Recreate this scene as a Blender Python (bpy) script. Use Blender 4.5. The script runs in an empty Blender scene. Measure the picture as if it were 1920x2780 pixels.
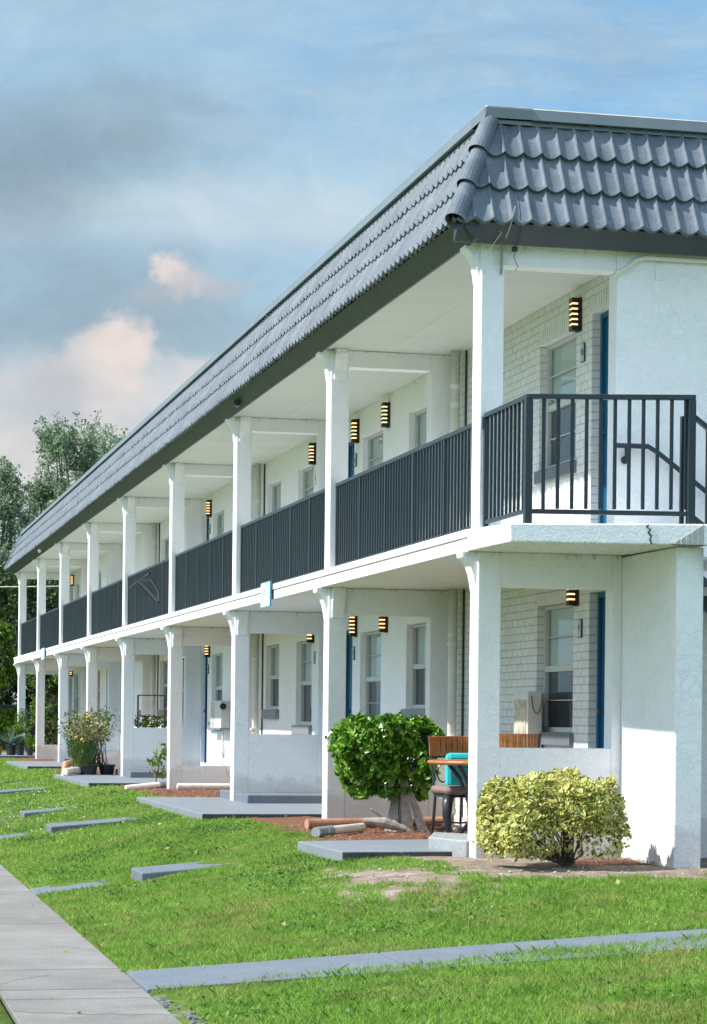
import bpy, math, random
import numpy as np
from mathutils import Vector, Matrix, noise
R=math.radians
random.seed(7); rng=np.random.default_rng(7)
S=bpy.context.scene; COL=S.collection
BAY=5.8738
W='white'
# ---------------------------------------------------------------- materials
def nodes(name):
    m=bpy.data.materials.new(name); m.use_nodes=True
    nt=m.node_tree; b=nt.nodes['Principled BSDF']
    return m,nt,b
def N(nt,t,**k):
    n=nt.nodes.new(t)
    for a,v in k.items():
        if a in n.bl_rna.properties: setattr(n,a,v)
        else: n.inputs[a].default_value=v
    return n
def L(nt,a,b): nt.links.new(a,b)
def geo_pos(nt,scale=(1,1,1)):
    g=N(nt,'ShaderNodeNewGeometry'); m=N(nt,'ShaderNodeMapping'); m.inputs['Scale'].default_value=scale
    L(nt,g.outputs['Position'],m.inputs['Vector']); return m.outputs['Vector']
def ramp(nt,fac,stops):
    r=N(nt,'ShaderNodeValToRGB'); e=r.color_ramp.elements
    while len(e)<len(stops): e.new(0.5)
    for i,(p,c) in enumerate(stops):
        e[i].position=p; e[i].color=(c[0],c[1],c[2],1) if not isinstance(c,(int,float)) else (c,c,c,1)
    L(nt,fac,r.inputs['Fac']); return r.outputs['Color']
def noise_n(nt,vec,scale,detail=5,rough=.6,dist=0):
    n=N(nt,'ShaderNodeTexNoise'); n.inputs['Scale'].default_value=scale; n.inputs['Detail'].default_value=detail
    n.inputs['Roughness'].default_value=rough; n.inputs['Distortion'].default_value=dist
    L(nt,vec,n.inputs['Vector']); return n.outputs['Fac']
def mixc(nt,fac,a,b,mode='MIX'):
    m=N(nt,'ShaderNodeMix',data_type='RGBA',blend_type=mode)
    for s,v in ((m.inputs[0],fac),(m.inputs[6],a),(m.inputs[7],b)):
        if hasattr(v,'links') or hasattr(v,'is_linked'): L(nt,v,s)
        elif isinstance(v,(int,float)): s.default_value=v
        else: s.default_value=(v[0],v[1],v[2],1)
    return m.outputs[2]
def bump(nt,b,h,strength=.4,dist=.01,prev=None):
    n=N(nt,'ShaderNodeBump'); n.inputs['Strength'].default_value=strength; n.inputs['Distance'].default_value=dist
    L(nt,h,n.inputs['Height'])
    if prev is not None: L(nt,prev,n.inputs['Normal'])
    if b is not None: L(nt,n.outputs['Normal'],b.inputs['Normal'])
    return n.outputs['Normal']
def plain(name,c,rough=.5,metal=0,spec=.5,nscale=0,amp=.15,bumpd=0):
    m,nt,b=nodes(name); b.inputs['Roughness'].default_value=rough; b.inputs['Metallic'].default_value=metal
    b.inputs['Specular IOR Level'].default_value=spec
    if nscale:
        v=geo_pos(nt); f=noise_n(nt,v,nscale)
        c1=[x*(1-amp) for x in c]; c2=[min(1,x*(1+amp)) for x in c]
        L(nt,ramp(nt,f,[(.3,c1),(.7,c2)]),b.inputs['Base Color'])
        if bumpd: bump(nt,b,f,.5,bumpd)
    else: b.inputs['Base Color'].default_value=(*c,1)
    return m
def mth2(nt,a,c):
    n=N(nt,'ShaderNodeMath',operation='ADD'); L(nt,a,n.inputs[0]); n.inputs[1].default_value=c; return n.outputs[0]
def stucco():
    m,nt,b=nodes('stucco'); v=geo_pos(nt)
    b.inputs['Roughness'].default_value=.75; b.inputs['Specular IOR Level'].default_value=.25
    # trowelled lumps: ridged noise
    f1=noise_n(nt,v,13,4,.6,.8); r1=ramp(nt,f1,[(.45,0),(.5,1),(.58,.2)]); r1=mixc(nt,1,r1,ramp(nt,noise_n(nt,v,2.7,3,.6),[(.35,.45),(.62,1)]),'MULTIPLY')
    f2=noise_n(nt,v,38,4,.6,.6)
    g=N(nt,'ShaderNodeMath',operation='MULTIPLY_ADD'); L(nt,r1,g.inputs[0]); g.inputs[1].default_value=.8; L(nt,f2,g.inputs[2])
    bump(nt,b,g.outputs[0],.75,.0058)
    # grime near the soil: a stain with its own ragged outline
    s=N(nt,'ShaderNodeSeparateXYZ'); gp=N(nt,'ShaderNodeNewGeometry'); L(nt,gp.outputs['Position'],s.inputs[0])
    f3=noise_n(nt,v,5,6,.7)
    a=N(nt,'ShaderNodeMath',operation='MULTIPLY_ADD'); L(nt,f3,a.inputs[0]); a.inputs[1].default_value=-.55; L(nt,s.outputs['Z'],a.inputs[2])
    d=ramp(nt,a.outputs[0],[(0,1),(.12,0)])
    f4=noise_n(nt,v,2.2,6,.65)
    base=ramp(nt,f4,[(.25,(.82,.82,.82)),(.5,(.84,.84,.845)),(.75,(.86,.86,.865))])
    # faint mildew streaks
    vs=geo_pos(nt,(6,6,.5)); f5=noise_n(nt,vs,3,5,.7); st=ramp(nt,f5,[(.64,0),(.8,.2)])
    base=mixc(nt,st,base,(.62,.64,.57))
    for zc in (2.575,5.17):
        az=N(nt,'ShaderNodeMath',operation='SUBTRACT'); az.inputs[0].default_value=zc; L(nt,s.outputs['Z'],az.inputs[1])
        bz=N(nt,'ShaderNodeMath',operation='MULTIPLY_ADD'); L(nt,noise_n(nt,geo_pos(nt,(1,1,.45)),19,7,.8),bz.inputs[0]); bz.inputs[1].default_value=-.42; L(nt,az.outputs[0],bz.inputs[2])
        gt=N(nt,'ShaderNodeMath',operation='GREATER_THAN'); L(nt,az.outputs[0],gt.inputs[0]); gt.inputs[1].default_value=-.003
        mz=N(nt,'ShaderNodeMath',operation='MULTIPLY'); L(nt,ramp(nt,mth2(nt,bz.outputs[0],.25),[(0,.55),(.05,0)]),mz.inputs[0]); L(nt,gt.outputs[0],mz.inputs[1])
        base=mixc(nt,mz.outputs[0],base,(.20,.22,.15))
    dm=N(nt,'ShaderNodeMath',operation='MULTIPLY'); L(nt,d,dm.inputs[0]); dm.inputs[1].default_value=.38
    L(nt,mixc(nt,dm.outputs[0],base,(.40,.36,.30)),b.inputs['Base Color'])
    return m
def brick(name,c,mort,axis=0,bw=.19,rh=.075,md=.006,rot=False):
    m,nt,b=nodes(name); g=N(nt,'ShaderNodeNewGeometry'); s=N(nt,'ShaderNodeSeparateXYZ'); L(nt,g.outputs['Position'],s.inputs[0])
    n=N(nt,'ShaderNodeSeparateXYZ'); L(nt,g.outputs['True Normal'],n.inputs[0])
    ab=N(nt,'ShaderNodeMath',operation='ABSOLUTE'); L(nt,n.outputs['Y'],ab.inputs[0])
    mx=N(nt,'ShaderNodeMix',data_type='FLOAT'); L(nt,ab.outputs[0],mx.inputs[0]); L(nt,s.outputs['Y'],mx.inputs[2]); L(nt,s.outputs['X'],mx.inputs[3])
    cb=N(nt,'ShaderNodeCombineXYZ')
    wob=noise_n(nt,g.outputs['Position'],6,3)
    wz=N(nt,'ShaderNodeMath',operation='MULTIPLY_ADD'); L(nt,wob,wz.inputs[0]); wz.inputs[1].default_value=.012; L(nt,s.outputs['Z'],wz.inputs[2])
    if rot: L(nt,wz.outputs[0],cb.inputs[0]); L(nt,mx.outputs[0],cb.inputs[1])
    else: L(nt,mx.outputs[0],cb.inputs[0]); L(nt,wz.outputs[0],cb.inputs[1])
    t=N(nt,'ShaderNodeTexBrick'); L(nt,cb.outputs[0],t.inputs['Vector'])
    t.inputs['Scale'].default_value=1; t.inputs['Brick Width'].default_value=bw; t.inputs['Row Height'].default_value=rh
    t.inputs['Mortar Size'].default_value=md; t.inputs['Mortar Smooth'].default_value=.35
    if rot: t.offset=0
    t.inputs['Color1'].default_value=(*c,1); t.inputs['Color2'].default_value=(*[x*.95 for x in c],1); t.inputs['Mortar'].default_value=(*mort,1)
    f=noise_n(nt,g.outputs['Position'],9,5); dirt=ramp(nt,f,[(.35,.88),(.65,1)])
    L(nt,mixc(nt,1,t.outputs['Color'],dirt,'MULTIPLY'),b.inputs['Base Color'])
    inv=N(nt,'ShaderNodeMath',operation='MULTIPLY_ADD'); L(nt,t.outputs['Fac'],inv.inputs[0]); inv.inputs[1].default_value=-1
    f2=noise_n(nt,g.outputs['Position'],40,4); m2=N(nt,'ShaderNodeMath',operation='MULTIPLY'); L(nt,f2,m2.inputs[0]); m2.inputs[1].default_value=.3
    L(nt,m2.outputs[0],inv.inputs[2])
    bump(nt,b,inv.outputs[0],.9,.012); b.inputs['Roughness'].default_value=.6; b.inputs['Specular IOR Level'].default_value=.3
    return m
def leafmat(name,stops,rough=.45,trans=.35,edge=None,spec=.4,patch=None):
    m,nt,b=nodes(name); g=N(nt,'ShaderNodeNewGeometry')
    c=ramp(nt,g.outputs['Random Per Island'],stops)
    v=g.outputs['Position']; f=noise_n(nt,v,3.5,4); k=ramp(nt,f,[(.3,.75),(.7,1.2)])
    c=mixc(nt,1,c,k,'MULTIPLY')
    if patch:
        pf=noise_n(nt,v,1.1,6,.68,.5); c=mixc(nt,ramp(nt,pf,[(.50,0),(.68,.75)]),c,patch)
        pf=noise_n(nt,v,2.1,3,.6,.3); c=mixc(nt,ramp(nt,pf,[(.54,0),(.66,.6)]),c,(.12,.26,.025))
    if edge:
        uv=N(nt,'ShaderNodeTexCoord'); s=N(nt,'ShaderNodeSeparateXYZ'); L(nt,uv.outputs['UV'],s.inputs[0])
        rr=N(nt,'ShaderNodeMath',operation='MULTIPLY_ADD'); L(nt,noise_n(nt,v,70,2),rr.inputs[0]); rr.inputs[1].default_value=.35; L(nt,s.outputs['X'],rr.inputs[2])
        r2=N(nt,'ShaderNodeMath',operation='ADD'); L(nt,rr.outputs[0],r2.inputs[0])
        q=N(nt,'ShaderNodeMath',operation='MULTIPLY'); L(nt,g.outputs['Random Per Island'],q.inputs[0]); q.inputs[1].default_value=.22; L(nt,q.outputs[0],r2.inputs[1])
        mk=ramp(nt,r2.outputs[0],[(.0,0),(.57,0),(.66,1),(1,1)])
        c=mixc(nt,mk,c,edge)
    L(nt,c,b.inputs['Base Color']); b.inputs['Roughness'].default_value=rough; b.inputs['Specular IOR Level'].default_value=spec
    t=N(nt,'ShaderNodeBsdfTranslucent'); L(nt,c,t.inputs['Color'])
    mx=N(nt,'ShaderNodeMixShader'); mx.inputs[0].default_value=trans
    o=nt.nodes['Material Output']; L(nt,b.outputs[0],mx.inputs[1]); L(nt,t.outputs[0],mx.inputs[2]); L(nt,mx.outputs[0],o.inputs['Surface'])
    return m
def concrete(name,c,rough=.8,amp=.12,worn=None,var=False):
    m,nt,b=nodes(name); v=geo_pos(nt); f=noise_n(nt,v,3,7,.7); f2=noise_n(nt,v,60,3)
    c1=[x*(1-amp) for x in c]; c2=[x*(1+amp) for x in c]
    col=ramp(nt,f,[(.3,c1),(.7,c2)])
    col=mixc(nt,.25,col,ramp(nt,f2,[(.3,(.1,.1,.1)),(.7,(.9,.9,.9))]),'OVERLAY')
    if worn:
        fw=noise_n(nt,v,8,8,.75); w=ramp(nt,fw,[(.60,0),(.66,1)]); col=mixc(nt,w,col,worn)
    if var:
        g=N(nt,'ShaderNodeNewGeometry'); rv=ramp(nt,g.outputs['Random Per Island'],[(0,.74),(1,1.12)]); col=mixc(nt,1,col,rv,'MULTIPLY')
        vs=geo_pos(nt,(.8,1.3,1)); fs=noise_n(nt,vs,.9,6,.7); col=mixc(nt,1,col,ramp(nt,fs,[(.38,.80),(.6,1.06)]),'MULTIPLY')
    L(nt,col,b.inputs['Base Color']); bump(nt,b,f2,.3,.004); b.inputs['Roughness'].default_value=rough
    return m
M={}
M['stucco']=stucco()
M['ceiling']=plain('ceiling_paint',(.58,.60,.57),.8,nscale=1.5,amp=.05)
M['fascia_white']=plain('fascia_white',(.80,.80,.79),.6,nscale=3,amp=.05,bumpd=.004)
M['brick']=brick('painted_brick',(.76,.77,.745),(.54,.55,.52),md=.005)
M['soldier']=brick('soldier_brick',(.76,.77,.745),(.40,.41,.38),bw=.4,rh=.066,rot=True)
M['sillbrick']=brick('grey_soldier_brick',(.17,.19,.205),(.07,.08,.09),bw=.4,rh=.066,rot=True)
M['sill']=plain('grey_sill',(.20,.215,.235),.6,nscale=12,amp=.12)
M['door']=plain('blue_door',(.005,.085,.175),.35)
M['doorframe']=plain('door_frame',(.62,.66,.66),.5)
M['winframe']=plain('window_frame',(.50,.52,.50),.45)
M['metal']=plain('railing_paint',(.020,.034,.042),.42,spec=.4,nscale=30,amp=.15)
M['fascia_dark']=plain('dark_fascia',(.034,.045,.054),.5,nscale=4,amp=.2)
M['lampbody']=plain('lamp_black',(.012,.010,.012),.4)
M['blind']=plain('blind',(.78,.80,.78),.6)
M['curtain']=plain('dark_screen',(.05,.055,.065),.7,nscale=6,amp=.5)
M['plate']=plain('number_plate',(.40,.52,.56),.4)
M['plateink']=plain('plate_ink',(.035,.07,.09),.5)
M['signw']=plain('sign_white',(.74,.78,.80),.4)
M['signblue']=plain('sign_blue',(.08,.33,.48),.4)
M['pipe']=plain('painted_pipe',(.68,.67,.60),.5,nscale=6,amp=.08)
M['pvc']=plain('pvc_pipe',(.70,.62,.55),.45,nscale=9,amp=.2)
M['claypipe']=plain('clay_pipe',(.42,.22,.13),.6,nscale=7,amp=.35)
M['coupling']=plain('grey_coupling',(.24,.27,.29),.5)
M['cable']=plain('dark_cable',(.03,.03,.028),.6)
M['boxmetal']=plain('utility_box',(.60,.60,.56),.5,nscale=5,amp=.08)
M['boxdark']=plain('utility_box_rust',(.46,.42,.33),.6,nscale=14,amp=.4)
M['wood']=plain('varnished_wood',(.40,.14,.035),.35,nscale=14,amp=.3)
M['wood2']=plain('wood_gap',(.05,.03,.02),.6)
M['iron']=plain('cast_iron',(.018,.017,.019),.38,spec=.7,nscale=60,amp=.3,bumpd=.003)
M['cushion']=plain('brown_cushion',(.20,.135,.11),.9,nscale=25,amp=.35,bumpd=.01)
M['teal']=plain('teal_fabric',(.02,.45,.50),.8,nscale=8,amp=.15,bumpd=.01)
M['terracotta']=plain('terracotta',(.50,.17,.06),.7)
M['blackpot']=plain('black_plastic',(.015,.017,.02),.5)
M['bluepot']=plain('blue_glaze',(.01,.12,.17),.2)
M['redmetal']=plain('rusty_red_metal',(.20,.06,.04),.6,nscale=20,amp=.3)
M['treebark']=plain('tree_bark',(.085,.08,.07),.9)
M['bark']=plain('bark',(.13,.10,.08),.9,nscale=22,amp=.4,bumpd=.02)
M['greybark']=plain('weathered_grey_wood',(.30,.26,.23),.9,nscale=18,amp=.35,bumpd=.02)
M['soilrock']=concrete('rough_kerb',(.13,.13,.135),.9,.3)
M['bluegrey']=concrete('blue_grey_painted_concrete',(.18,.205,.23),.6,.10,worn=(.22,.22,.21))
M['padside']=concrete('dark_slab_side',(.055,.06,.065),.85,.3,worn=(.16,.15,.13))  # much darker concrete, used only on the viewer-facing sides of the pads
M['bluegrey2']=concrete('blue_grey_path_paint',(.125,.148,.175),.65,.12,worn=(.14,.15,.16))
M['palestep']=concrete('worn_pale_step',(.26,.28,.285),.8,.15,worn=(.30,.28,.25))
M['sidewalk']=concrete('sidewalk_concrete',(.225,.213,.195),.85,.14,var=True)
M['fence']=plain('dark_fence_board',(.022,.028,.045),.6,nscale=5,amp=.2)
M['crack']=plain('crack',(.07,.065,.05),.9,nscale=30,amp=.4)
M['broken']=concrete('broken_concrete',(.42,.42,.38),.95,.25)
M['flash']=plain('roof_flashing',(.15,.185,.205),.42,nscale=3,amp=.1)
M['flashtop']=plain('roof_cream_edge',(.42,.40,.34),.7,nscale=8,amp=.15)
M['gravel']=plain('roof_deck',(.3,.3,.3),.9)
M['orange']=plain('orange_rose',(.70,.33,.05),.6)
M['chrome']=plain('dull_silver',(.18,.19,.20),.35,metal=.6)
M['grip']=plain('dark_red_grip',(.06,.02,.03),.7)
def rooftile():
    m,nt,b=nodes('roof_tile'); v=geo_pos(nt); f=noise_n(nt,v,2.3,6,.65); f2=noise_n(nt,v,120,2)
    col=ramp(nt,f,[(.28,(.092,.113,.138)),(.5,(.124,.150,.180)),(.72,(.162,.190,.220))])
    col=mixc(nt,.35,col,ramp(nt,f2,[(.3,(.2,.2,.2)),(.7,(.8,.8,.8))]),'OVERLAY')
    f3=noise_n(nt,v,5.5,4,.6); col=mixc(nt,ramp(nt,f3,[(.64,0),(.72,.35)]),col,(.27,.28,.27)); f4=noise_n(nt,geo_pos(nt,(8,8,1)),2.5,5,.7); col=mixc(nt,ramp(nt,f4,[(.35,.5),(.5,0)]),col,(.07,.085,.10))
    sn=N(nt,'ShaderNodeVectorMath',operation='SNAP'); L(nt,v,sn.inputs[0]); sn.inputs[1].default_value=(.1625,.1625,.312)
    wnz=N(nt,'ShaderNodeTexWhiteNoise'); wnz.noise_dimensions='3D'; L(nt,sn.outputs[0],wnz.inputs['Vector'])
    col=mixc(nt,1,col,ramp(nt,wnz.outputs['Value'],[(0,.86),(1,1.10)]),'MULTIPLY')
    L(nt,col,b.inputs['Base Color']); b.inputs['Roughness'].default_value=.62; b.inputs['Specular IOR Level'].default_value=.3
    bump(nt,b,f2,.25,.002); return m
M['tile']=rooftile()
def emit(name,c,s):
    m,nt,b=nodes(name); b.inputs['Emission Color'].default_value=(*c,1); b.inputs['Emission Strength'].default_value=s
    b.inputs['Base Color'].default_value=(*c,1); return m
M['glow']=emit('lamp_glow',(1,.52,.2),1.5)
def glass():
    m,nt,b=nodes('window_glass'); nt.nodes.remove(b)
    gl=N(nt,'ShaderNodeBsdfGlossy'); gl.inputs['Roughness'].default_value=.04; gl.inputs['Color'].default_value=(.9,.95,1,1)
    tr=N(nt,'ShaderNodeBsdfTransparent'); tr.inputs['Color'].default_value=(.93,.97,.97,1)
    fr=N(nt,'ShaderNodeFresnel'); fr.inputs['IOR'].default_value=1.6
    a=N(nt,'ShaderNodeMath',operation='MULTIPLY_ADD'); L(nt,fr.outputs[0],a.inputs[0]); a.inputs[1].default_value=.7; a.inputs[2].default_value=.05
    mx=N(nt,'ShaderNodeMixShader'); L(nt,a.outputs[0],mx.inputs[0]); L(nt,tr.outputs[0],mx.inputs[1]); L(nt,gl.outputs[0],mx.inputs[2])
    L(nt,mx.outputs[0],nt.nodes['Material Output'].inputs['Surface']); return m
M['glass']=glass()
def ground():
    m,nt,b=nodes('ground'); v=geo_pos(nt)
    at=N(nt,'ShaderNodeVertexColor',layer_name='soil'); s=N(nt,'ShaderNodeSeparateColor'); L(nt,at.outputs['Color'],s.inputs[0])
    f=noise_n(nt,v,14,6,.7); g=ramp(nt,f,[(.3,(.055,.095,.012)),(.55,(.10,.155,.025)),(.75,(.17,.17,.06))])
    f2=noise_n(nt,v,5,6,.7); so=ramp(nt,f2,[(.3,(.14,.10,.075)),(.52,(.26,.205,.16)),(.72,(.40,.345,.29))])
    so=mixc(nt,ramp(nt,noise_n(nt,v,17,5,.75),[(.56,0),(.66,.7)]),so,(.17,.085,.05))
    mu=ramp(nt,noise_n(nt,v,45,4,.8),[(.3,(.09,.045,.03)),(.55,(.20,.09,.055)),(.8,(.32,.21,.15))])
    so=mixc(nt,s.outputs['Green'],so,mu)
    L(nt,mixc(nt,s.outputs['Red'],g,so),b.inputs['Base Color']); b.inputs['Roughness'].default_value=.95; b.inputs['Specular IOR Level'].default_value=.1
    bump(nt,b,noise_n(nt,v,50,5,.7),.7,.02); return m
M['ground']=ground()
M['grass']=leafmat('grass_blade',[(0,(.13,.29,.030)),(.4,(.205,.41,.05)),(.75,(.29,.49,.085)),(.93,(.40,.46,.14)),(1,(.50,.48,.24))],.5,.45,spec=.25,patch=(.42,.38,.14))
M['weed']=leafmat('weed_leaf',[(0,(.05,.14,.02)),(.7,(.09,.22,.03)),(1,(.16,.30,.05))],.5,.35)
M['yellowleaf']=leafmat('variegated_leaf',[(0,(.045,.12,.02)),(.6,(.09,.19,.03)),(1,(.20,.27,.05))],.4,.35,edge=(.66,.62,.20))
M['greenleaf']=leafmat('glossy_leaf',[(0,(.03,.10,.012)),(.40,(.075,.22,.016)),(.75,(.19,.39,.03)),(1,(.32,.50,.06))],.3,.3,spec=.6)
M['treeleaf']=leafmat('tree_leaf',[(0,(.13,.20,.125)),(.6,(.22,.31,.18)),(1,(.33,.41,.24))],.5,.45)
M['darkleaf']=leafmat('dark_leaf',[(0,(.018,.045,.010)),(.7,(.04,.085,.015)),(1,(.10,.16,.02))],.5,.25)
M['brightleaf']=leafmat('bright_leaf',[(0,(.07,.15,.015)),(.7,(.13,.24,.02)),(1,(.22,.32,.04))],.5,.4)
M['aloe']=leafmat('aloe_leaf',[(0,(.12,.20,.12)),(1,(.20,.30,.18))],.5,.2)
M['dryleaf']=leafmat('dry_leaf',[(0,(.22,.15,.06)),(.5,(.36,.32,.12)),(1,(.52,.44,.24))],.7,.3)
M['rosegreen']=leafmat('rose_leaf',[(0,(.05,.11,.02)),(.7,(.10,.18,.04)),(1,(.25,.28,.08))],.5,.3)
M['straw']=leafmat('pine_straw',[(0,(.12,.05,.03)),(.6,(.27,.115,.065)),(1,(.42,.31,.22))],.8,0)
M['petal']=leafmat('tiny_white_flower',[(0,(.65,.66,.62)),(1,(.8,.8,.78))],.7,.3)
# ---------------------------------------------------------------- mesh tools
class MB:
    def __init__(s): s.v=[]; s.f=[]
    def add(s,v,f):
        o=len(s.v); s.v+= [tuple(p) for p in v]; s.f+=[tuple(i+o for i in q) for q in f]; return s
    def box(s,x0,x1,y0,y1,z0,z1):
        return s.add([(x0,y0,z0),(x1,y0,z0),(x1,y1,z0),(x0,y1,z0),(x0,y0,z1),(x1,y0,z1),(x1,y1,z1),(x0,y1,z1)],
            [(0,3,2,1),(4,5,6,7),(0,1,5,4),(1,2,6,5),(2,3,7,6),(3,0,4,7)])
    def hexa(s,b,t):  # 4 bottom pts (ccw), 4 top pts
        return s.add(list(b)+list(t),[(0,3,2,1),(4,5,6,7),(0,1,5,4),(1,2,6,5),(2,3,7,6),(3,0,4,7)])
    def prism(s,prof,axis,a0,a1):  # prof: 2-D outline in the other two axes, extruded along axis
        n=len(prof); pts=[]
        for a in (a0,a1):
            for p,q in prof:
                pts.append({'x':(a,p,q),'y':(p,a,q),'z':(p,q,a)}[axis])
        f=[tuple(range(n))[::-1],tuple(range(n,2*n))]+[(i,(i+1)%n,n+(i+1)%n,n+i) for i in range(n)]
        return s.add(pts,f)
    def tube(s,pts,r,n=8,cap=True):
        pts=[Vector(p) for p in pts]; rs=r if isinstance(r,(list,tuple)) else [r]*len(pts)
        rings=[]; up=None
        for i,p in enumerate(pts):
            a=pts[max(0,i-1)]; b=pts[min(len(pts)-1,i+1)]; d=(b-a).normalized()
            if up is None:
                up=Vector((0,0,1)) if abs(d.z)<.9 else Vector((1,0,0))
            u=(up-d*up.dot(d)).normalized(); up=u; w=d.cross(u)
            rings.append([p+(u*math.cos(t)+w*math.sin(t))*rs[i] for t in [2*math.pi*k/n for k in range(n)]])
        v=[q for rg in rings for q in rg]; f=[]
        for i in range(len(pts)-1):
            for k in range(n): f.append((i*n+k,i*n+(k+1)%n,(i+1)*n+(k+1)%n,(i+1)*n+k))
        if cap: f.append(tuple(range(n))[::-1]); f.append(tuple((len(pts)-1)*n+k for k in range(n)))
        return s.add(v,f)
    def lathe(s,c,prof,n=20):
        v=[];f=[]
        for r,z in prof:
            for k in range(n): t=2*math.pi*k/n; v.append((c[0]+r*math.cos(t),c[1]+r*math.sin(t),c[2]+z))
        for i in range(len(prof)-1):
            for k in range(n): f.append((i*n+k,i*n+(k+1)%n,(i+1)*n+(k+1)%n,(i+1)*n+k))
        f.append(tuple(range(n))[::-1]); f.append(tuple((len(prof)-1)*n+k for k in range(n)))
        return s.add(v,f)
    def build(s,name,mat,parent=None,bev=0,smooth=False,subs=0,extra=()):
        me=bpy.data.meshes.new(name); me.from_pydata(s.v,[],s.f); me.update()
        o=bpy.data.objects.new(name,me); COL.objects.link(o)
        me.materials.append(M[mat] if isinstance(mat,str) else mat)
        if parent: o.parent=parent; o.matrix_parent_inverse=parent.matrix_world.inverted() if False else Matrix.Translation(-parent.location)
        if bev: b=o.modifiers.new('bevel','BEVEL'); b.width=bev; b.segments=2; b.limit_method='ANGLE'
        if subs: q=o.modifiers.new('subsurf','SUBSURF'); q.levels=subs; q.render_levels=subs
        if smooth: me.polygons.foreach_set('use_smooth',[True]*len(me.polygons))
        return o
def tag(o,label=None,cat=None,group=None,kind=None):
    if label: o['label']=label
    if cat: o['category']=cat
    if group: o['group']=group
    if kind: o['kind']=kind
    return o
def empty(name,loc,label,cat,group=None):
    o=bpy.data.objects.new(name,None); COL.objects.link(o); o.location=loc; o.empty_display_size=.2
    return tag(o,label,cat,group)
def kids(o): return [c for c in bpy.data.objects if c.parent==o]
def dup(root,dloc,label=None):
    def cp(o,par):
        c=o.copy(); COL.objects.link(c)
        if par: c.parent=par
        for ch in kids(o): cp(ch,c)
        return c
    r=cp(root,None); r.location=Vector(root.location)+Vector(dloc)
    if label: r['label']=label
    return r
def share(o,name,dloc):    # a repeated part: same mesh, moved
    c=o.copy(); COL.objects.link(c); c.location=Vector(o.location)+Vector(dloc); return c
def npmesh(name,V,F,mat,parent=None,uv=None,smooth=False):   # F (n,k) faces
    me=bpy.data.meshes.new(name); n,k=F.shape
    me.vertices.add(len(V)); me.vertices.foreach_set('co',V.astype(np.float32).ravel())
    me.loops.add(n*k); me.loops.foreach_set('vertex_index',F.astype(np.int32).ravel())
    me.polygons.add(n); me.polygons.foreach_set('loop_start',np.arange(0,n*k,k,dtype=np.int32))
    if uv is not None:
        l=me.uv_layers.new(name='UVMap'); l.data.foreach_set('uv',uv[F.ravel()].astype(np.float32).ravel())
    me.update(calc_edges=True)
    if smooth: me.polygons.foreach_set('use_smooth',[True]*n)
    me.materials.append(M[mat]); o=bpy.data.objects.new(name,me); COL.objects.link(o)
    if parent: o.parent=parent; o.matrix_parent_inverse=Matrix.Translation(-parent.location)
    return o
def leaves(P,size,asp=.5,up=.3,nrm=None,var=.35,fold=.25,droop=0):
    """leaf-shaped folded faces (6 verts, 2 quads each) at points P"""
    n=len(P); d=rng.normal(size=(n,3)); d[:,2]-=droop
    if nrm is not None: d=d*.7+nrm*.6
    d/=np.linalg.norm(d,axis=1)[:,None]
    u=rng.normal(size=(n,3)); u[:,2]+=up*3
    if nrm is not None: u+=nrm*1.0
    s=np.cross(d,u); s/=np.linalg.norm(s,axis=1)[:,None]+1e-9; nn=np.cross(s,d)
    L_=size*(1+var*rng.normal(size=n)).clip(.4,1.9)[:,None]; Wd=L_*asp*.5
    V=np.empty((n,6,3)); c=P
    V[:,0]=c-d*L_*.5; V[:,1]=c+d*L_*.5
    V[:,2]=c-d*L_*.15+s*Wd+nn*Wd*fold; V[:,3]=c+d*L_*.2+s*Wd*.85+nn*Wd*fold
    V[:,4]=c-d*L_*.15-s*Wd+nn*Wd*fold; V[:,5]=c+d*L_*.2-s*Wd*.85+nn*Wd*fold
    b=(np.arange(n)*6)[:,None]
    F=np.concatenate([b+np.array([[0,2,3,1]]),b+np.array([[0,1,5,4]])],axis=0)
    uv=np.zeros((n,6,2)); uv[:,2:,0]=.72; uv[:,0,0]=.12; uv[:,1,0]=.30
    return V.reshape(-1,3),F,uv.reshape(-1,2)
def quads(P,size,up=.0,var=.4,asp=.6):
    n=len(P); d=rng.normal(size=(n,3)); d/=np.linalg.norm(d,axis=1)[:,None]
    u=rng.normal(size=(n,3)); u[:,2]+=up; s=np.cross(d,u); s/=np.linalg.norm(s,axis=1)[:,None]+1e-9
    h=size*(1+var*rng.normal(size=n)).clip(.3,2)[:,None]*.5
    V=np.stack([P-d*h,P+s*h*asp,P+d*h,P-s*h*asp],1).reshape(-1,3)
    F=(np.arange(n)*4)[:,None]+np.arange(4)[None]
    return V,F
# ---------------------------------------------------------------- ground
def sst(x,a,b):
    t=np.clip((x-a)/(b-a),0,1); return t*t*(3-2*t)
def gz(x,y):
    x=np.asarray(x,float); y=np.asarray(y,float)
    A=np.interp(x,[-3.5,-3.1,-2.65,-2.35,-2.0,-1.6,-1.2,-.7,0],[-.425,-.37,-.30,-.225,-.165,-.115,-.055,-.015,.0])
    Bf=np.interp(x,[-3.5,.4,3,6],[-.425,-.205,-.1,-.05])
    t=sst(y,-4.3,-1.6); z=A*t+Bf*(1-t)
    hump=.035*np.sin(y*1.07+1)*np.exp(-((x+2)/.7)**2)*sst(y,2,5)
    z=z+hump
    z=np.where(x<-3.5,-.47,z); z=np.where(x<-4.35,-.42,z)
    return z
PADS=[(-1.10,-.35,.37,2.4)]+[(-1.07,1.3,BAY*2*k-4.05,BAY*2*k+1.3) for k in (1,2,3,4)]
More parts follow.
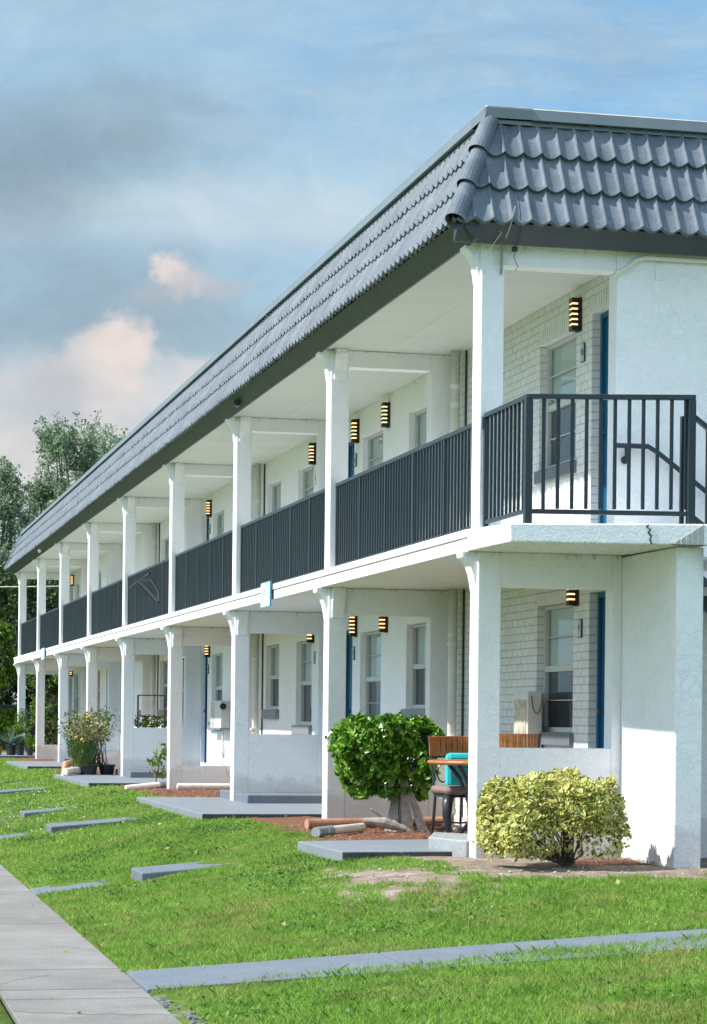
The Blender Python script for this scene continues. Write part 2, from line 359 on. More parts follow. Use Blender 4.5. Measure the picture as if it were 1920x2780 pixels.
def soil(x,y):
    x=np.asarray(x,float); y=np.asarray(y,float)
    w=.10*np.sin(x*7+y*3)+.08*np.sin(y*9.3+x*2)+.05*np.sin(x*23)
    e=np.full(x.shape,-.62)
    r=np.minimum(x-(e+w), 60-y)
    r=np.where(y<.2,np.minimum(x-(-.55+w+.25*(-y)*.2),y+2.1+w+.25*np.clip(x,0,2)*-.3),r)
    n2=.22*np.sin(x*13+y*5)*np.sin(y*11-x*3)+.18*np.sin(x*31+y*17)*np.sin(y*29)
    el=1-np.sqrt(((x+1.05)/.50)**2+((y+1.45)/1.05)**2)+w*2+n2*1.3-.1
    r=np.maximum(r+n2*.12,el*.22+.01)
    el2=1-np.sqrt(((x+1.3)/.25)**2+((y-1.6)/1.3)**2)
    return sst(r,-.09,.09)
def mulchy(x,y):
    a=sst(np.asarray(y,float),.3,1.0)
    b=1-np.clip(np.hypot((x-1.0)/.55,(y+.55)/.6),0,1); b=sst(b,.1,.4)
    return np.maximum(a,b)
gx=np.concatenate([[-400,-150,-60,-25,-14,-9,-7,-6],np.arange(-5.5,-4.4,.2),[-4.36,-4.34],np.arange(-4.25,-3.5,.25),[-3.502,-3.498],np.arange(-3.42,2.6,.07),[2.8,3.2,4,5,7,9,14,25,60,150,400]])
gy=np.concatenate([[-400,-150,-60,-25,-14,-11],np.arange(-10,-8,.2),np.arange(-8,8,.08),np.arange(8,20,.16),np.arange(20,50,.35),[51,53,56,60,66,75,90,120,200,450,1000]])
gx=np.unique(gx); gy=np.unique(gy); X,Y=np.meshgrid(gx,gy)
Z=gz(X,Y)
nz=np.array([noise.noise(Vector((a*2.3,b*2.3,0)))+.5*noise.noise(Vector((a*9,b*9,3))) for a,b in zip(X.ravel(),Y.ravel())]).reshape(X.shape)
lawn=((X>-3.45)&(X<3)&(Y>-9)&(Y<50)); Z=Z+np.where(lawn,nz*.016,0)
V=np.stack([X,Y,Z],-1).reshape(-1,3); ny,nx=X.shape
ii=(np.arange(ny-1)[:,None]*nx+np.arange(nx-1)[None]).ravel(); F=np.stack([ii,ii+1,ii+nx+1,ii+nx],1)
go=npmesh('ground',V,F,'ground',smooth=True); tag(go,kind='structure')
so=soil(V[:,0],V[:,1])*((V[:,0]>-2.2)&(V[:,1]>-3)&(V[:,1]<50)); mu=mulchy(V[:,0],V[:,1])
ca=go.data.color_attributes.new('soil','FLOAT_COLOR','POINT')
cc=np.ones((len(V),4),np.float32); cc[:,0]=so; cc[:,1]=mu; cc[:,2]=0; ca.data.foreach_set('color',cc.ravel())
# sidewalk: slabs with open joints
sb=MB(); js=[-14,-11.2,-8.3,-7.0,-5.65,-5.21,-4.15,-1.0,2.23,5.4,8.6,11.8,15,18.2,21.4,24.6,27.8,31,35,39,43,47,52,58]
for a,b in zip(js[:-1],js[1:]): sb.box(-4.33,-3.5,a+.015,b-.015,-.55,-.418)
tag(sb.build('sidewalk','sidewalk',bev=.006),kind='structure')
tag(MB().box(-4.32,-3.51,-14,58,-.56,-.445).build('sidewalk_base','crack'),kind='structure')
ck=MB()
for (x0,y0,x1,y1) in ((-4.33,-4.9,-3.95,-4.45),(-3.9,-2.6,-3.5,-3.0),(-4.33,.6,-3.9,.9),(-4.1,3.9,-3.5,3.6),(-4.33,-6.2,-3.5,-6.45)):
    q=[(x0+(x1-x0)*t+random.uniform(-.02,.02),y0+(y1-y0)*t+random.uniform(-.05,.05)) for t in np.linspace(0,1,9)]
    for (a,b),(c,d) in zip(q[:-1],q[1:]): ck.add([(a,b,-.4165),(c,d,-.4165),(c,d+.008,-.4165),(a,b+.008,-.4165)],[(0,1,2,3)])
tag(ck.build('sidewalk_crack','crack'),kind='structure')
# near path across the lawn, flush with it
ps=MB()
for (x0,x1) in ((-3.497,-1.9),(-1.888,-.3),(-.288,1.6),(1.61,4.5)):
    z0=gz(x0,-5)+.022; z1=gz(x1,-5)+.022
    ys=lambda x:-5.40+.0145*(x+3.5); yn=lambda x:-4.46+.036*(x+3.5)
    ps.hexa([(x0,ys(x0),z0-.1),(x1,ys(x1),z1-.1),(x1,yn(x1),z1-.1),(x0,yn(x0),z0-.1)],[(x0,ys(x0),z0),(x1,ys(x1),z1),(x1,yn(x1),z1),(x0,yn(x0),z0)])
tag(ps.build('path','bluegrey2',bev=.004),kind='structure')
# stepped paths up to the doors
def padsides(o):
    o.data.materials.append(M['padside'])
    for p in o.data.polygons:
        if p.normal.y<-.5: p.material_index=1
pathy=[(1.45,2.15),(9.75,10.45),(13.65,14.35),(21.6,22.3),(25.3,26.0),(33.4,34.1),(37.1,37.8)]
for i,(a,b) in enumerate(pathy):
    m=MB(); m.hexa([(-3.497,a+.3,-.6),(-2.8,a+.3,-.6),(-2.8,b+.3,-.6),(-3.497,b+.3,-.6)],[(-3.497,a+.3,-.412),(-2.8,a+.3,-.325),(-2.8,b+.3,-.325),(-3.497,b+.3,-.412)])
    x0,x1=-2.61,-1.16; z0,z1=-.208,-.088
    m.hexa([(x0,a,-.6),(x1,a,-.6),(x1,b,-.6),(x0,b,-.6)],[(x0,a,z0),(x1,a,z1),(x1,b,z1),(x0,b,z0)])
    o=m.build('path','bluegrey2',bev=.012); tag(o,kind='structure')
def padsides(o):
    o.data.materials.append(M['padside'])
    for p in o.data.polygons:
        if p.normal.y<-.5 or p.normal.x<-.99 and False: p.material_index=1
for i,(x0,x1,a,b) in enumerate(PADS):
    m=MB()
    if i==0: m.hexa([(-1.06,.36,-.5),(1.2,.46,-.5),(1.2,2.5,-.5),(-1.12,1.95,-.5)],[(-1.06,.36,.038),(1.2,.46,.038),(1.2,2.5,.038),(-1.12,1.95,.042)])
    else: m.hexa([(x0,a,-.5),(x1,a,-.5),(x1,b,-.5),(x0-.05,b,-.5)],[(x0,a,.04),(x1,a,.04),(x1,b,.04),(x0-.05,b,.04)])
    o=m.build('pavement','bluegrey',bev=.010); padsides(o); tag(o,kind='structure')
STG='concrete door steps under the gallery'
for i in range(4):
    if i==0: m=MB().hexa([(-.19,.81,-.3),(-.03,.175,-.3),(1.2,.21,-.3),(1.2,1.62,-.3),(.07,1.62,-.3)][:2]+[(1.2,.21,-.3),(.07,1.62,-.3)],[(-.19,.81,.14),(-.03,.175,.14),(1.2,.21,.14),(.07,1.62,.14)])
    else: m=MB().box(.025,1.3,BAY*2*i-.95,BAY*2*i+1.2,-.3,.15)
    o=m.build('door_step','bluegrey2' if i else 'palestep',bev=.012)
    tag(o,['low pale concrete step beside the nearest ground column','blue grey concrete step wrapping the third ground column from the right',
           'blue grey concrete step at the column beside the red metal frame','dark grey concrete step at the seventh column behind the potted rose'][i],'step',STG)
# rough kerb fragment beside the sidewalk
kb=MB()
for i in range(150):
    y=random.uniform(-8.4,-5.55); r=random.uniform(.012,.045); x=-3.44+random.gauss(0,.035); t=random.uniform(0,3.1); c_,s_=math.cos(t)*r,math.sin(t)*r; h=random.uniform(-.425,-.408); k_=random.uniform(.5,1)
    q=[(x+c_,y+s_),(x-s_*k_,y+c_*k_),(x-c_,y-s_),(x+s_*k_,y-c_*k_)]
    kb.hexa([(a,b,-.47) for a,b in q],[(a,b,h+random.uniform(-.006,.006)) for a,b in q])
tag(kb.build('rough_kerb','soilrock',bev=.012),'crumbling dark grey kerb strip at the sidewalk edge in the foreground','kerb')
# ---------------------------------------------------------------- grass
def blades(xr,yr,dens,h,w):
    n=int((xr[1]-xr[0])*(yr[1]-yr[0])*dens)
    x=rng.uniform(*xr,n); y=rng.uniform(*yr,n)
    k=np.ones(n,bool)
    k&=~((x>-4.35)&(x<-3.505+.02*np.sin(y*9)+.02*np.sin(y*31)))
    k&=rng.random(n)>soil(x,y)**1.3*1.03*((x>-2.2)&(y>-3))
    k&=~((x<-3.36+.04*np.sin(y*7))&(y<-5.5))
    k&=~((y>-5.33+.19*(x+3.1).clip(0,6)+.03*np.sin(x*11)+.04*np.sin(x*4.3))&(y<-4.47+.036*(x+3.5))&(x>-3.5))
    for (a,b,c,d) in PADS: k&=~((x>a-.02)&(y>c-.05)&(y<d+.02))
    for (a,b) in pathy:
        k&=~((x>-2.63)&(x<-1.55+.1*np.sin(y*20))&(y>a)&(y<b)); k&=~((x<-2.86+.07*np.sin(y*23))&(y>a+.3)&(y<b+.3))
    x=x[k];y=y[k];n=len(x); z=gz(x,y)
    nn=np.sin(x*3.1+1.3*np.sin(y*2.2))*np.sin(y*2.7+x)
    hh=h*(1+.35*rng.normal(size=n)+.25*nn).clip(.3,2.2)
    t=rng.uniform(0,2*np.pi,n); lean=rng.normal(size=(n,2))*.45*hh[:,None]; wd=w*(.7+.6*rng.random(n))
    B=np.stack([x,y,z-.012],1); o=np.stack([np.cos(t)*wd*.5,np.sin(t)*wd*.5,0*t],1)
    T=B.copy(); T[:,:2]+=lean; T[:,2]+=hh
    Mi=B.copy(); Mi[:,:2]+=lean*.35; Mi[:,2]+=hh*.62
    return np.stack([B-o,B+o,Mi+o*.8,T,Mi-o*.8],1)
G=[blades((-3.55,3.2),(-8.5,-4.2),9500,.036,.0042),blades((-3.55,3.2),(-4.3,-1.6),8000,.032,.0046),blades((-3.55,-.2),(-1.6,6),5000,.029,.0058),
   blades((-3.55,-.3),(6,16),1700,.034,.010),blades((-3.55,-.3),(16,50),520,.036,.018),blades((-6.5,-4.3),(-8.5,-2),3200,.05,.0065),blades((-9,-4.3),(-2,40),150,.05,.016)]
# taller weeds along the near path edges
G.append(blades((-3.0,3),(-5.55,-4.7),1800,.05,.0055)); G.append(blades((-3.45,2.5),(-4.5,-4.2),2000,.05,.006))
G=np.concatenate(G); n=len(G); V=G.reshape(-1,3); F=(np.arange(n)*5)[:,None]+np.arange(5)[None]
tag(npmesh('grass',V,F,'grass'),'bright green mown lawn grass between the sidewalk and the building','grass',kind='stuff')
# little white flowers on the far lawn, straw on the beds
n=520; P=np.stack([rng.normal(-2.5,.5,n),rng.uniform(9,24,n),np.zeros(n)],1); P[:,2]=gz(P[:,0],P[:,1])+.035; P=P[(P[:,0]>-3.4)&(P[:,0]<-1.5)]
Vq,Fq=quads(P,.022,2); tag(npmesh('lawn_flowers',Vq,Fq,'petal'),'tiny white clover flowers scattered over the far lawn','flowers',kind='stuff')
n=16000; cx_=rng.uniform(-3.3,-.8,70); cy_=rng.uniform(-7.5,26,70); ci=rng.integers(0,70,n); P=np.stack([cx_[ci]+rng.normal(0,.16,n),cy_[ci]+rng.normal(0,.28,n),np.zeros(n)],1)
P=P[(P[:,0]>-3.45)&~((P[:,1]>-5.45)&(P[:,1]<-4.25))]
for (a,b) in pathy: P=P[~((P[:,1]>a-.05)&(P[:,1]<b+.36))]
for (a,b,c,d) in PADS: P=P[~((P[:,0]>a-.1)&(P[:,1]>c-.1)&(P[:,1]<d+.1))]
P=P[soil(P[:,0],P[:,1])<.5]
P[:,2]=gz(P[:,0],P[:,1])+.012+.022*rng.random(len(P)); Vq,Fq=quads(P,.019,0,asp=.8); tag(npmesh('lawn_weeds',Vq,Fq,'weed'),'dark green clover and creeping weeds in patches through the lawn','weeds',kind='stuff')
n=230; P=np.stack([rng.uniform(-4.3,1.2,n),rng.uniform(-7,14,n),np.zeros(n)],1); P[:,2]=np.where(P[:,0]<-3.5,-.412,gz(P[:,0],P[:,1])+.028); Vq,Fq=quads(P,.035,0); tag(npmesh('fallen_leaves',Vq,Fq,'dryleaf'),'scattered dry brown leaves on the lawn and sidewalk','leaves',kind='stuff')
def straw(cnt,x0,x1,y0,y1,size):
    x=rng.uniform(x0,x1,cnt);y=rng.uniform(y0,y1,cnt); k=(soil(x,y)*mulchy(x,y))>.35
    x=x[k];y=y[k]; t=rng.uniform(0,np.pi,len(x)); P=np.stack([x,y,gz(x,y)+.012+.012*rng.random(len(x))],1)
    d=np.stack([np.cos(t),np.sin(t),rng.normal(0,.12,len(x))],1)*size*(.5+rng.random(len(x)))[:,None]; s=np.stack([-np.sin(t),np.cos(t),0*t],1)*.0035*(size/.05)
    return np.stack([P-d,P+s,P+d,P-s],1)
Sx=np.concatenate([straw(9000,-.8,1.4,.3,5.9,.05),straw(5000,-.8,1.3,13,17.6,.07),straw(2500,-.8,1.3,24.8,29.3,.09),straw(2600,.3,1.3,-1.3,0,.04),
    straw(700,-.6,1.2,-2,0,.03)])
V=Sx.reshape(-1,3);F=np.arange(len(V)).reshape(-1,4)
tag(npmesh('mulch',V,F,'straw'),'reddish brown pine straw mulch along the foot of the building','mulch',kind='stuff')
n=420; P=np.stack([rng.uniform(-1.3,1.6,n),rng.uniform(-2.1,.3,n),np.zeros(n)],1); P=P[soil(P[:,0],P[:,1])>.6]
st=MB()
for p in P:
    r=.004+.010*random.random()**2; st.lathe((p[0],p[1],float(gz(p[0],p[1]))-.002),[(r*.7,0),(r,r*.5),(r*.4,r*.9)],5)
tag(st.build('pebbles','broken'),'small pebbles and chips on the bare soil near the corner','pebbles',kind='stuff')
# ---------------------------------------------------------------- building
B=empty('apartment_building',(0,0,0),'long white two storey apartment building with galleries and slate blue mansard roof','building')
def part(mb,name,mat,parent=None,**k): return mb.build(name,mat,parent or B,**k)
YF=47.2; ZS=2.76; ZC=5.17
FF=2.53
# columns ----------------------------------------------------
def column(k,z0,z1,lower):
    y=BAY*k
    c=part(MB().box(0,.205,y,y+.24,z0,z1-.004),'column','stucco',bev=.012)
    # flared bracket on the street side and on the near side
    t=z1-.002
    pr=[(0.004,t-.36),(-.010,t-.33),(-.020,t-.26),(-.034,t-.19),(-.060,t-.12),(-.095,t-.075),(-.125,t-.055),(-.13,t-.04),(-.13,t),(0.004,t)]
    b=MB().prism(pr,'y',y+.03,y+.21); bo=b.build('bracket','stucco',c,bev=.006)
    pr2=[(y+.001,t-.33),(y-.028,t-.325),(y-.03,t-.275),(y-.04,t-.22),(y-.075,t-.12),(y-.085,t-.07),(y-.1,t-.065),(y-.1,t),(y+.001,t)]
    b=MB().prism(pr2,'x',.035,.17) if k else None
    if b: b.build('bracket','stucco',c,bev=.004)
    return c
for k in range(9):
    column(k,-.25,2.58,True); column(k,ZS+.002,ZC,False)
# partitions between gallery bays ------------------------------
for k in range(9):
    y=BAY*k; ya,yb=y+.012,y+.20
    base=.93 if k%2==0 else .37
    if k==8: base=None
    xo=1.195 if k==0 else 1.15
    m=MB().box(.2,xo,ya,yb,2.285,2.576)
    x1=1.28 if k==0 else 1.427
    m.box(xo,x1,ya,yb,-.3,2.576)
    if base: m.box(.2,xo,ya,yb,-.3,base)
    part(m,'partition_wall','stucco',bev=.006)
    m=MB().box(.2,1.199 if k==0 else 1.13,ya,yb,4.985,ZC-.003)
    if k: m.box(1.13,1.427,ya,yb,ZS,ZC-.003)
    part(m,'partition_wall','stucco',bev=.006)
# ceilings, slabs -----------------------------------------------
part(MB().box(-.085,10,-.005,YF+.3,2.58,2.69),'floor_slab','fascia_white',bev=.006)
part(MB().box(-.10,10,-.005,YF+.3,2.692,ZS),'slab_edge','fascia_white',bev=.008)
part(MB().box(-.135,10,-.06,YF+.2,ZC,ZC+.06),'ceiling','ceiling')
for xx in (.62,): part(MB().box(xx,xx+.008,.21,YF,ZC-.003,ZC-.0005),'ceiling_seam','pipe')
# landing at the near end, slightly sagging, with a cracked corner
m=MB().hexa([(-.105,-1.285,2.56),(1.5,-1.42,2.565),(1.5,-.008,2.575),(-.092,-.008,2.575)],[(-.115,-1.285,2.705),(1.5,-1.42,2.735),(1.5,-.008,2.758),(-.10,-.008,2.758)])
land=part(m,'landing_slab','stucco',bev=.01)
ck=MB(); px,pz=1.005,2.715
pts=[(1.0,2.722),(.985,2.70),(1.015,2.683),(1.0,2.655),(1.022,2.63),(1.012,2.60),(1.028,2.567)]
for (a,za),(b,zb) in zip(pts[:-1],pts[1:]):
    w=.006+.004*random.random(); yy=lambda q:-1.285-.0841*(q+.11)-.004
    ck.hexa([(a-w,yy(a),za),(a+w,yy(a),za),(a+w,yy(a)+.01,za),(a-w,yy(a)+.01,za)],[(b-w,yy(b),zb),(b+w,yy(b),zb),(b+w,yy(b)+.01,zb),(b-w,yy(b)+.01,zb)])
ck.build('crack','crack',land)
sp=MB(); yy=lambda q:-1.285-.0841*(q+.11)-.003
for i in range(5):
    x0=1.22+.045*i; x1=x0+.05; zt0=2.585+.028*i; zt1=zt0+.030; zb=2.568
    sp.prism([(x0,zb),(x1,zb),(x1,zt1+.012*random.random()),(x0,zt0)],'y',yy(x0)-.001*i,yy(x0)+.02)
sp.build('broken_edge','broken',land)
cr=MB().box(1.19,1.45,yy(1.3)-.006,yy(1.3)+.01,2.560,2.568); cr.build('crack','crack',land)
# fin wall and pier under the landing
part(MB().box(1.28,1.512,-1.27,.30,-.3,2.561),'fin_wall','stucco',bev=.012)
# end walls (beyond the frame to the right), back and far walls
part(MB().box(1.20,10,0.004,.21,ZS-.02,ZC-.001),'end_wall','stucco',bev=.008)
part(MB().box(1.514,10,0.008,.25,-.3,2.578),'end_wall','stucco')
part(MB().box(10,10.2,0,YF,-.3,6.2),'rear_wall','stucco')
part(MB().box(1.43,10,YF-.2,YF,-.3,ZC),'end_wall','stucco')
part(MB().box(1.44,9.99,.3,YF-.3,.0,.05),'room_floor','gravel')
# street wall with openings -------------------------------------
XW=1.43; XR=1.535
def wall_bay(y0,y1,z0,z1,holes,mat,name='gallery_wall'):
    ys=sorted({y0,y1}|{h[0] for h in holes}|{h[1] for h in holes}); zs=sorted({z0,z1}|{h[2] for h in holes}|{h[3] for h in holes})
    m=MB()
    for a,b in zip(ys[:-1],ys[1:]):
        for c,d in zip(zs[:-1],zs[1:]):
            if any(h[0]<=a+1e-6 and b<=h[1]+1e-6 and h[2]<=c+1e-6 and d<=h[3]+1e-6 for h in holes): continue
            m.add([(XW,a,c),(XW,b,c),(XW,b,d),(XW,a,d)],[(0,3,2,1)])
    for a,b,c,d in holes:
        e=XW+.2
        m.add([(XW,a,c),(e,a,c),(e,a,d),(XW,a,d)],[(0,1,2,3)]); m.add([(XW,b,c),(e,b,c),(e,b,d),(XW,b,d)],[(0,3,2,1)])
        m.add([(XW,a,d),(e,a,d),(e,b,d),(XW,b,d)],[(0,1,2,3)]); m.add([(XW,a,c),(e,a,c),(e,b,c),(XW,b,c)],[(0,3,2,1)])
    return part(m,name,mat)
def window(y0,y1,z0,z1,near,brick_,split=.5,muntin=True):
    g=.003; y0+=g;y1-=g;z0+=g;z1-=g; f=.035; x0,x1=XR-.035,XR+.02
    zm=z0+(z1-z0)*split
    m=MB().box(x0,x1,y0,y0+f,z0,z1).box(x0,x1,y1-f,y1,z0,z1).box(x0,x1,y0+f,y1-f,z1-f,z1).box(x0,x1,y0+f,y1-f,z0,z0+.045).box(x0+.004,x1+.004,y0+f,y1-f,zm-.03,zm+.03)
    if muntin:
        zq=(zm+z1)/2; m.box(x0+.012,x1,y0+f,y1-f,zq-.006,zq+.006)
        if near: zq=(zm+z0)/2; m.box(x0+.016,x1,y0+f,y1-f,zq-.005,zq+.005)
    w=part(m,'window','winframe',bev=.003 if near else 0)
    w.data.name='window_frame'
    p=MB().add([(XR+.004,y0+f,z0+.045),(XR+.004,y1-f,z0+.045),(XR+.004,y1-f,z1-f),(XR+.004,y0+f,z1-f)],[(0,3,2,1)])
    p.build('pane','glass',w)
    # blind behind the upper sash
    b=MB(); xs=XR+.016; zt=z1-f; n=int((zt-zm)/.032)
    for i in range(n):
        z=zt-i*.032; b.add([(xs,y0+f,z),(xs,y1-f,z),(xs+.012,y1-f,z-.031),(xs+.012,y0+f,z-.031)],[(0,3,2,1)])
    b.build('blind','blind',w)
    s=MB().add([(XR+.012,y0+f,z0+.045),(XR+.012,y1-f,z0+.045),(XR+.012,y1-f,zm-.03),(XR+.012,y0+f,zm-.03)],[(0,3,2,1)]); s.build('insect_screen','curtain',w)
    if brick_:
        MB().box(XW-.045,XW+.10,y0-.04,y1+.02,z0-.125,z0-.006).build('sill','sillbrick',w,bev=.004)
        MB().box(XW-.003,XW+.05,y0-.03,y1+.03,z1+.006,z1+.155).build('lintel','soldier',w)
    else:
        MB().box(XW-.06,XW+.10,y0-.05,y1+.03,z0-.15,z0-.006).build('sill','sill',w,bev=.012)
    return w
def door(y0,y1,z0,z1):
    f=.05
    d=part(MB().box(XR,XR+.045,y0+f,y1-f,z0+.01,z1-f),'door','door')
    MB().box(XR-.03,XR+.05,y0+.003,y0+f,z0,z1-.003).box(XR-.03,XR+.05,y1-f,y1-.003,z0,z1-.003).box(XR-.03,XR+.05,y0+f,y1-f,z1-f,z1-.003).build('door_frame','door',d)
    for zz in ((z0+.18,z0+.85),(z0+1.0,z1-.22)):
        MB().box(XR-.008,XR+.002,y0+.17,y1-.17,*zz).build('door_panel','door',d,bev=.006)
    MB().lathe((0,0,0),[(.012,0),(.012,.03),(.03,.04),(.03,.06),(.01,.07)],10)
    MB().tube([(XR-.07,y1-.13,z0+.95),(XR-.01,y1-.13,z0+.95)],[.028,.012],10).build('handle','chrome',d)
    return d
for k in range(8):
    b=BAY*k; y1=BAY*(k+1) if k<7 else YF-.2
    bm='brick' if k in (0,7) else 'stucco'
    for fl in (0,1):
        dz=FF*fl
        if k%2==0:
            D=(b+.33,b+1.31,.30+dz,2.33+dz); W1=(b+1.76,b+2.88,1.05+dz,2.27+dz); W2=(b+4.2,b+5.27,1.28+dz,2.28+dz)
        else:
            D=(b+5.06,b+5.80,.30+dz,2.33+dz); W1=(b+3.46,b+4.60,1.05+dz,2.27+dz); W2=(b+1.09,b+2.17,1.28+dz,2.28+dz)
        hs=[D,W1]
        if k!=0: hs.append(W2)
        wall_bay(b+(.2 if k==0 else 0),y1,-.3 if fl==0 else ZS,2.58 if fl==0 else ZC,hs,bm)
        door(*D); window(*W1,near=k<2,brick_=bm=='brick')
        if k: window(*W2,near=k<3,brick_=bm=='brick',muntin=False)
        if bm=='brick': part(MB().box(XW-.003,XW+.05,D[0]-.1,D[1]+.1,D[3]+.004,D[3]+.155),'lintel','soldier')
# ---- roof
RB=Vector((-.30,-.30,5.28)); RT=Vector((.10,.10,6.24))
def tiles(length,c0,c1,P0,along,inward,name):
    """three courses of scalloped tile; c0,c1 = hip trim per unit height at the two ends"""
    H=RT.z-RB.z; run=RT.x-RB.x; pitch=.1625; npt=15; nt=int(length/pitch)+1
    up=(inward*run+Vector((0,0,H))); SL=up.length; up.normalize(); nrm=(Vector((0,0,1))-up*up.z).normalized()
    if nrm.dot(inward)>0: nrm=-nrm
    us=np.concatenate([(np.arange(npt)/npt+i)*pitch for i in range(nt)]); us=us[us<=length]
    ph=(us/pitch)%1
    h=np.where(ph<.84,-.017*np.sin(np.pi*np.clip(ph/.80,0,1))**.8,.0)+np.where(ph>.80,.017*np.sin(np.pi*(ph-.80)/.20),0)
    hs=np.where(ph<.84,-.026*np.sin(np.pi*ph/.84),0)
    A=np.array(along);U=np.array(up);Nn=np.array(nrm);P=np.array(P0); n=len(us); a=np.arange(n-1)
    for j in range(4):
        s0=SL*(.325*j); s1=min(SL*(.325*(j+1)),SL)+.01
        rows=[]
        wob=.004*np.sin(us*1.7+j*2)+.003*np.sin(us*5.1+j)+.010*np.sin(us*.31+j*.4)*(1 if length>20 else 0)
        tn=np.floor(us/pitch).astype(int); jit=rng.normal(0,.0035,nt+2)[tn]; jn=rng.normal(0,.0022,nt+2)[tn]
        for (s,off,sc) in ((s0,.0,.6),(s0,.042,1),(s0,.042,1),(s0+(s1-s0)*.06,.043,1),(s0+(s1-s0)*.55,.020,1),(s1,.004,.95)):
            ss=s+(hs if s==s0 else (hs*.8 if s<s0+.05 else 0))+wob+(jit if s<s0+.05 else 0)
            u=np.clip(us,c0*s/SL*run,length-c1*s/SL*run)
            rows.append(P[None]+A[None]*u[:,None]+U[None]*ss[:,None]+Nn[None]*(h*sc+off+(jn if s<s0+.05 else 0))[:,None])
        V=np.concatenate(rows); F=[np.stack([r*n+a,r*n+a+1,(r+1)*n+a+1,(r+1)*n+a],1) for r in (0,2,3,4)]
        npmesh(name,V,np.concatenate(F),'tile',roof,smooth=True)
    return
roof=part(MB().box(.14,10,.14,YF-.1,ZC+.1,6.20),'roof','gravel')
tiles(YF+.75,1,1,(RB.x,RB.y,RB.z),Vector((0,1,0)),Vector((1,0,0)),'tile_course')
tiles(10.3,1,0,(RB.x,RB.y,RB.z),Vector((1,0,0)),Vector((0,1,0)),'tile_course')
# hip barrels near end (and far end)
for yend,sg in ((RB.y,1),(YF+.45,-1)):
    a=Vector((RB.x,yend,RB.z)); b=Vector((RT.x,yend+sg*.40,RT.z)); d=b-a; outv=Vector((-1,-sg,.3)).normalized()
    for i in range(3):
        p=a+d*(.335*i-.02)+outv*.0; q=a+d*(.335*(i+1)+.03)
        m=MB().tube([p+outv*.018,p+(q-p)*.5+outv*.010,q-outv*.006],[.085,.080,.070],18,False)
        m.build('hip_tile','tile',roof,smooth=False)
# soffit fascia boards (dark), sloping back under the tiles
m=MB().prism([(-.275,5.275),(-.12,5.135),(-.10,5.135),(-.10,5.32),(-.24,5.32)],'y',-.27,YF+.40); m.build('fascia','fascia_dark',roof)
m=MB().prism([(-.275,5.275),(-.12,5.135),(-.10,5.135),(-.10,5.32),(-.24,5.32)],'x',-.27,10); m.build('fascia','fascia_dark',roof)
m=MB().box(-.096,10,-.096,YF+.3,5.235,5.3); m.build('soffit','fascia_dark',roof)
# cap flashing
def flash(z0,z1,o,mat,nm):
    pr=[(RT.x-o,z0),(RT.x-o+.015,z1),(RT.x+.35,z1),(RT.x+.35,z0)]
    m=MB().prism(pr,'y',RT.y-o,YF+.1); m.build(nm,mat,roof,bev=.004)
    pr=[(RT.y-o,z0),(RT.y-o+.015,z1),(RT.y+.35,z1),(RT.y+.35,z0)]
    m=MB().prism(pr,'x',RT.x-o+.002,10); m.build(nm,mat,roof,bev=.004)
flash(6.225,6.315,.075,'flash','cap_flashing'); flash(6.185,6.222,.045,'flash','cap_flashing'); flash(6.318,6.332,.06,'flashtop','cap_edge')
# ---------------------------------------------------------------- railings
RG='dark metal railings of the upper gallery'
ordn=['nearest','second','third','fourth','fifth','sixth','seventh','farthest']
def bar(x,y,z0,z1,w=.011): return MB().box(x-w,x+w,y-w,y+w,z0,z1)
proto=None
for k in range(8):
    y0=BAY*k+.245; y1=BAY*(k+1)-.005; x=.085
    r=empty('balcony_railing',(x,y0,ZS),ordn[k]+' dark grey balcony railing panel on the upper gallery, counted from the right','railing',RG)
    MB().box(x-.022,x+.022,y0,y1,3.672,3.712).build('top_rail','metal',r,bev=.004)
    MB().box(x-.016,x+.016,y0,y1,2.795,2.827).build('bottom_rail','metal',r,bev=.003)
    n=52; st_=(y1-y0)/n
    base=bar(x,y0+st_*.5,2.828,3.671).build('baluster','metal',r)
    for i in range(1,n):
        c=share(base,'baluster',(0,st_*i,0))
    pb=MB().box(x-.02,x+.02,y0+.005,y0+.045,2.765,3.671).build('post','metal',r)
    for i in range(1,6): share(pb,'post',(0,(y1-y0-.05)/5*i,0))
    MB().box(x-.035,x-.005,y0-.0,y0+.03,3.60,3.70).build('bracket','metal',r)
# landing railing at the near end
r=empty('landing_railing',(.05,-1.22,2.71),'dark grey railing with open balusters round the near end landing','railing',RG)
xc,yc=.05,-1.22; xe,ye=1.36,-1.345
MB().box(xc-.025,xc+.03,-.02-1.2+.02,-.03,3.69,3.73).build('top_rail','metal',r,bev=.004)
MB().hexa([(xc-.025,yc-.03,3.690),(xe+.03,ye-.03,3.722),(xe+.03,ye+.025,3.722),(xc-.025,yc+.025,3.690)],[(xc-.025,yc-.03,3.730),(xe+.03,ye-.03,3.762),(xe+.03,ye+.025,3.762),(xc-.025,yc+.025,3.730)]).build('top_rail','metal',r,bev=.004)
MB().box(xc-.014,xc+.014,yc,-.03,2.80,2.832).build('bottom_rail','metal',r)
MB().hexa([(xc,yc-.014,2.792),(xe,ye-.014,2.798),(xe,ye+.014,2.798),(xc,yc+.014,2.792)],[(xc,yc-.014,2.828),(xe,ye-.014,2.834),(xe,ye+.014,2.834),(xc,yc+.014,2.828)]).build('bottom_rail','metal',r)
MB().box(xc-.03,xc+.03,yc-.032,yc+.028,2.70,3.689).build('post','metal',r,bev=.004)
MB().box(xe-.028,xe+.032,ye-.032,ye+.028,2.72,3.720).build('post','metal',r,bev=.004)
MB().box(xe-.060,xe-.032,ye+.05,ye+.09,2.74,3.60).build('post','metal',r,bev=.004)
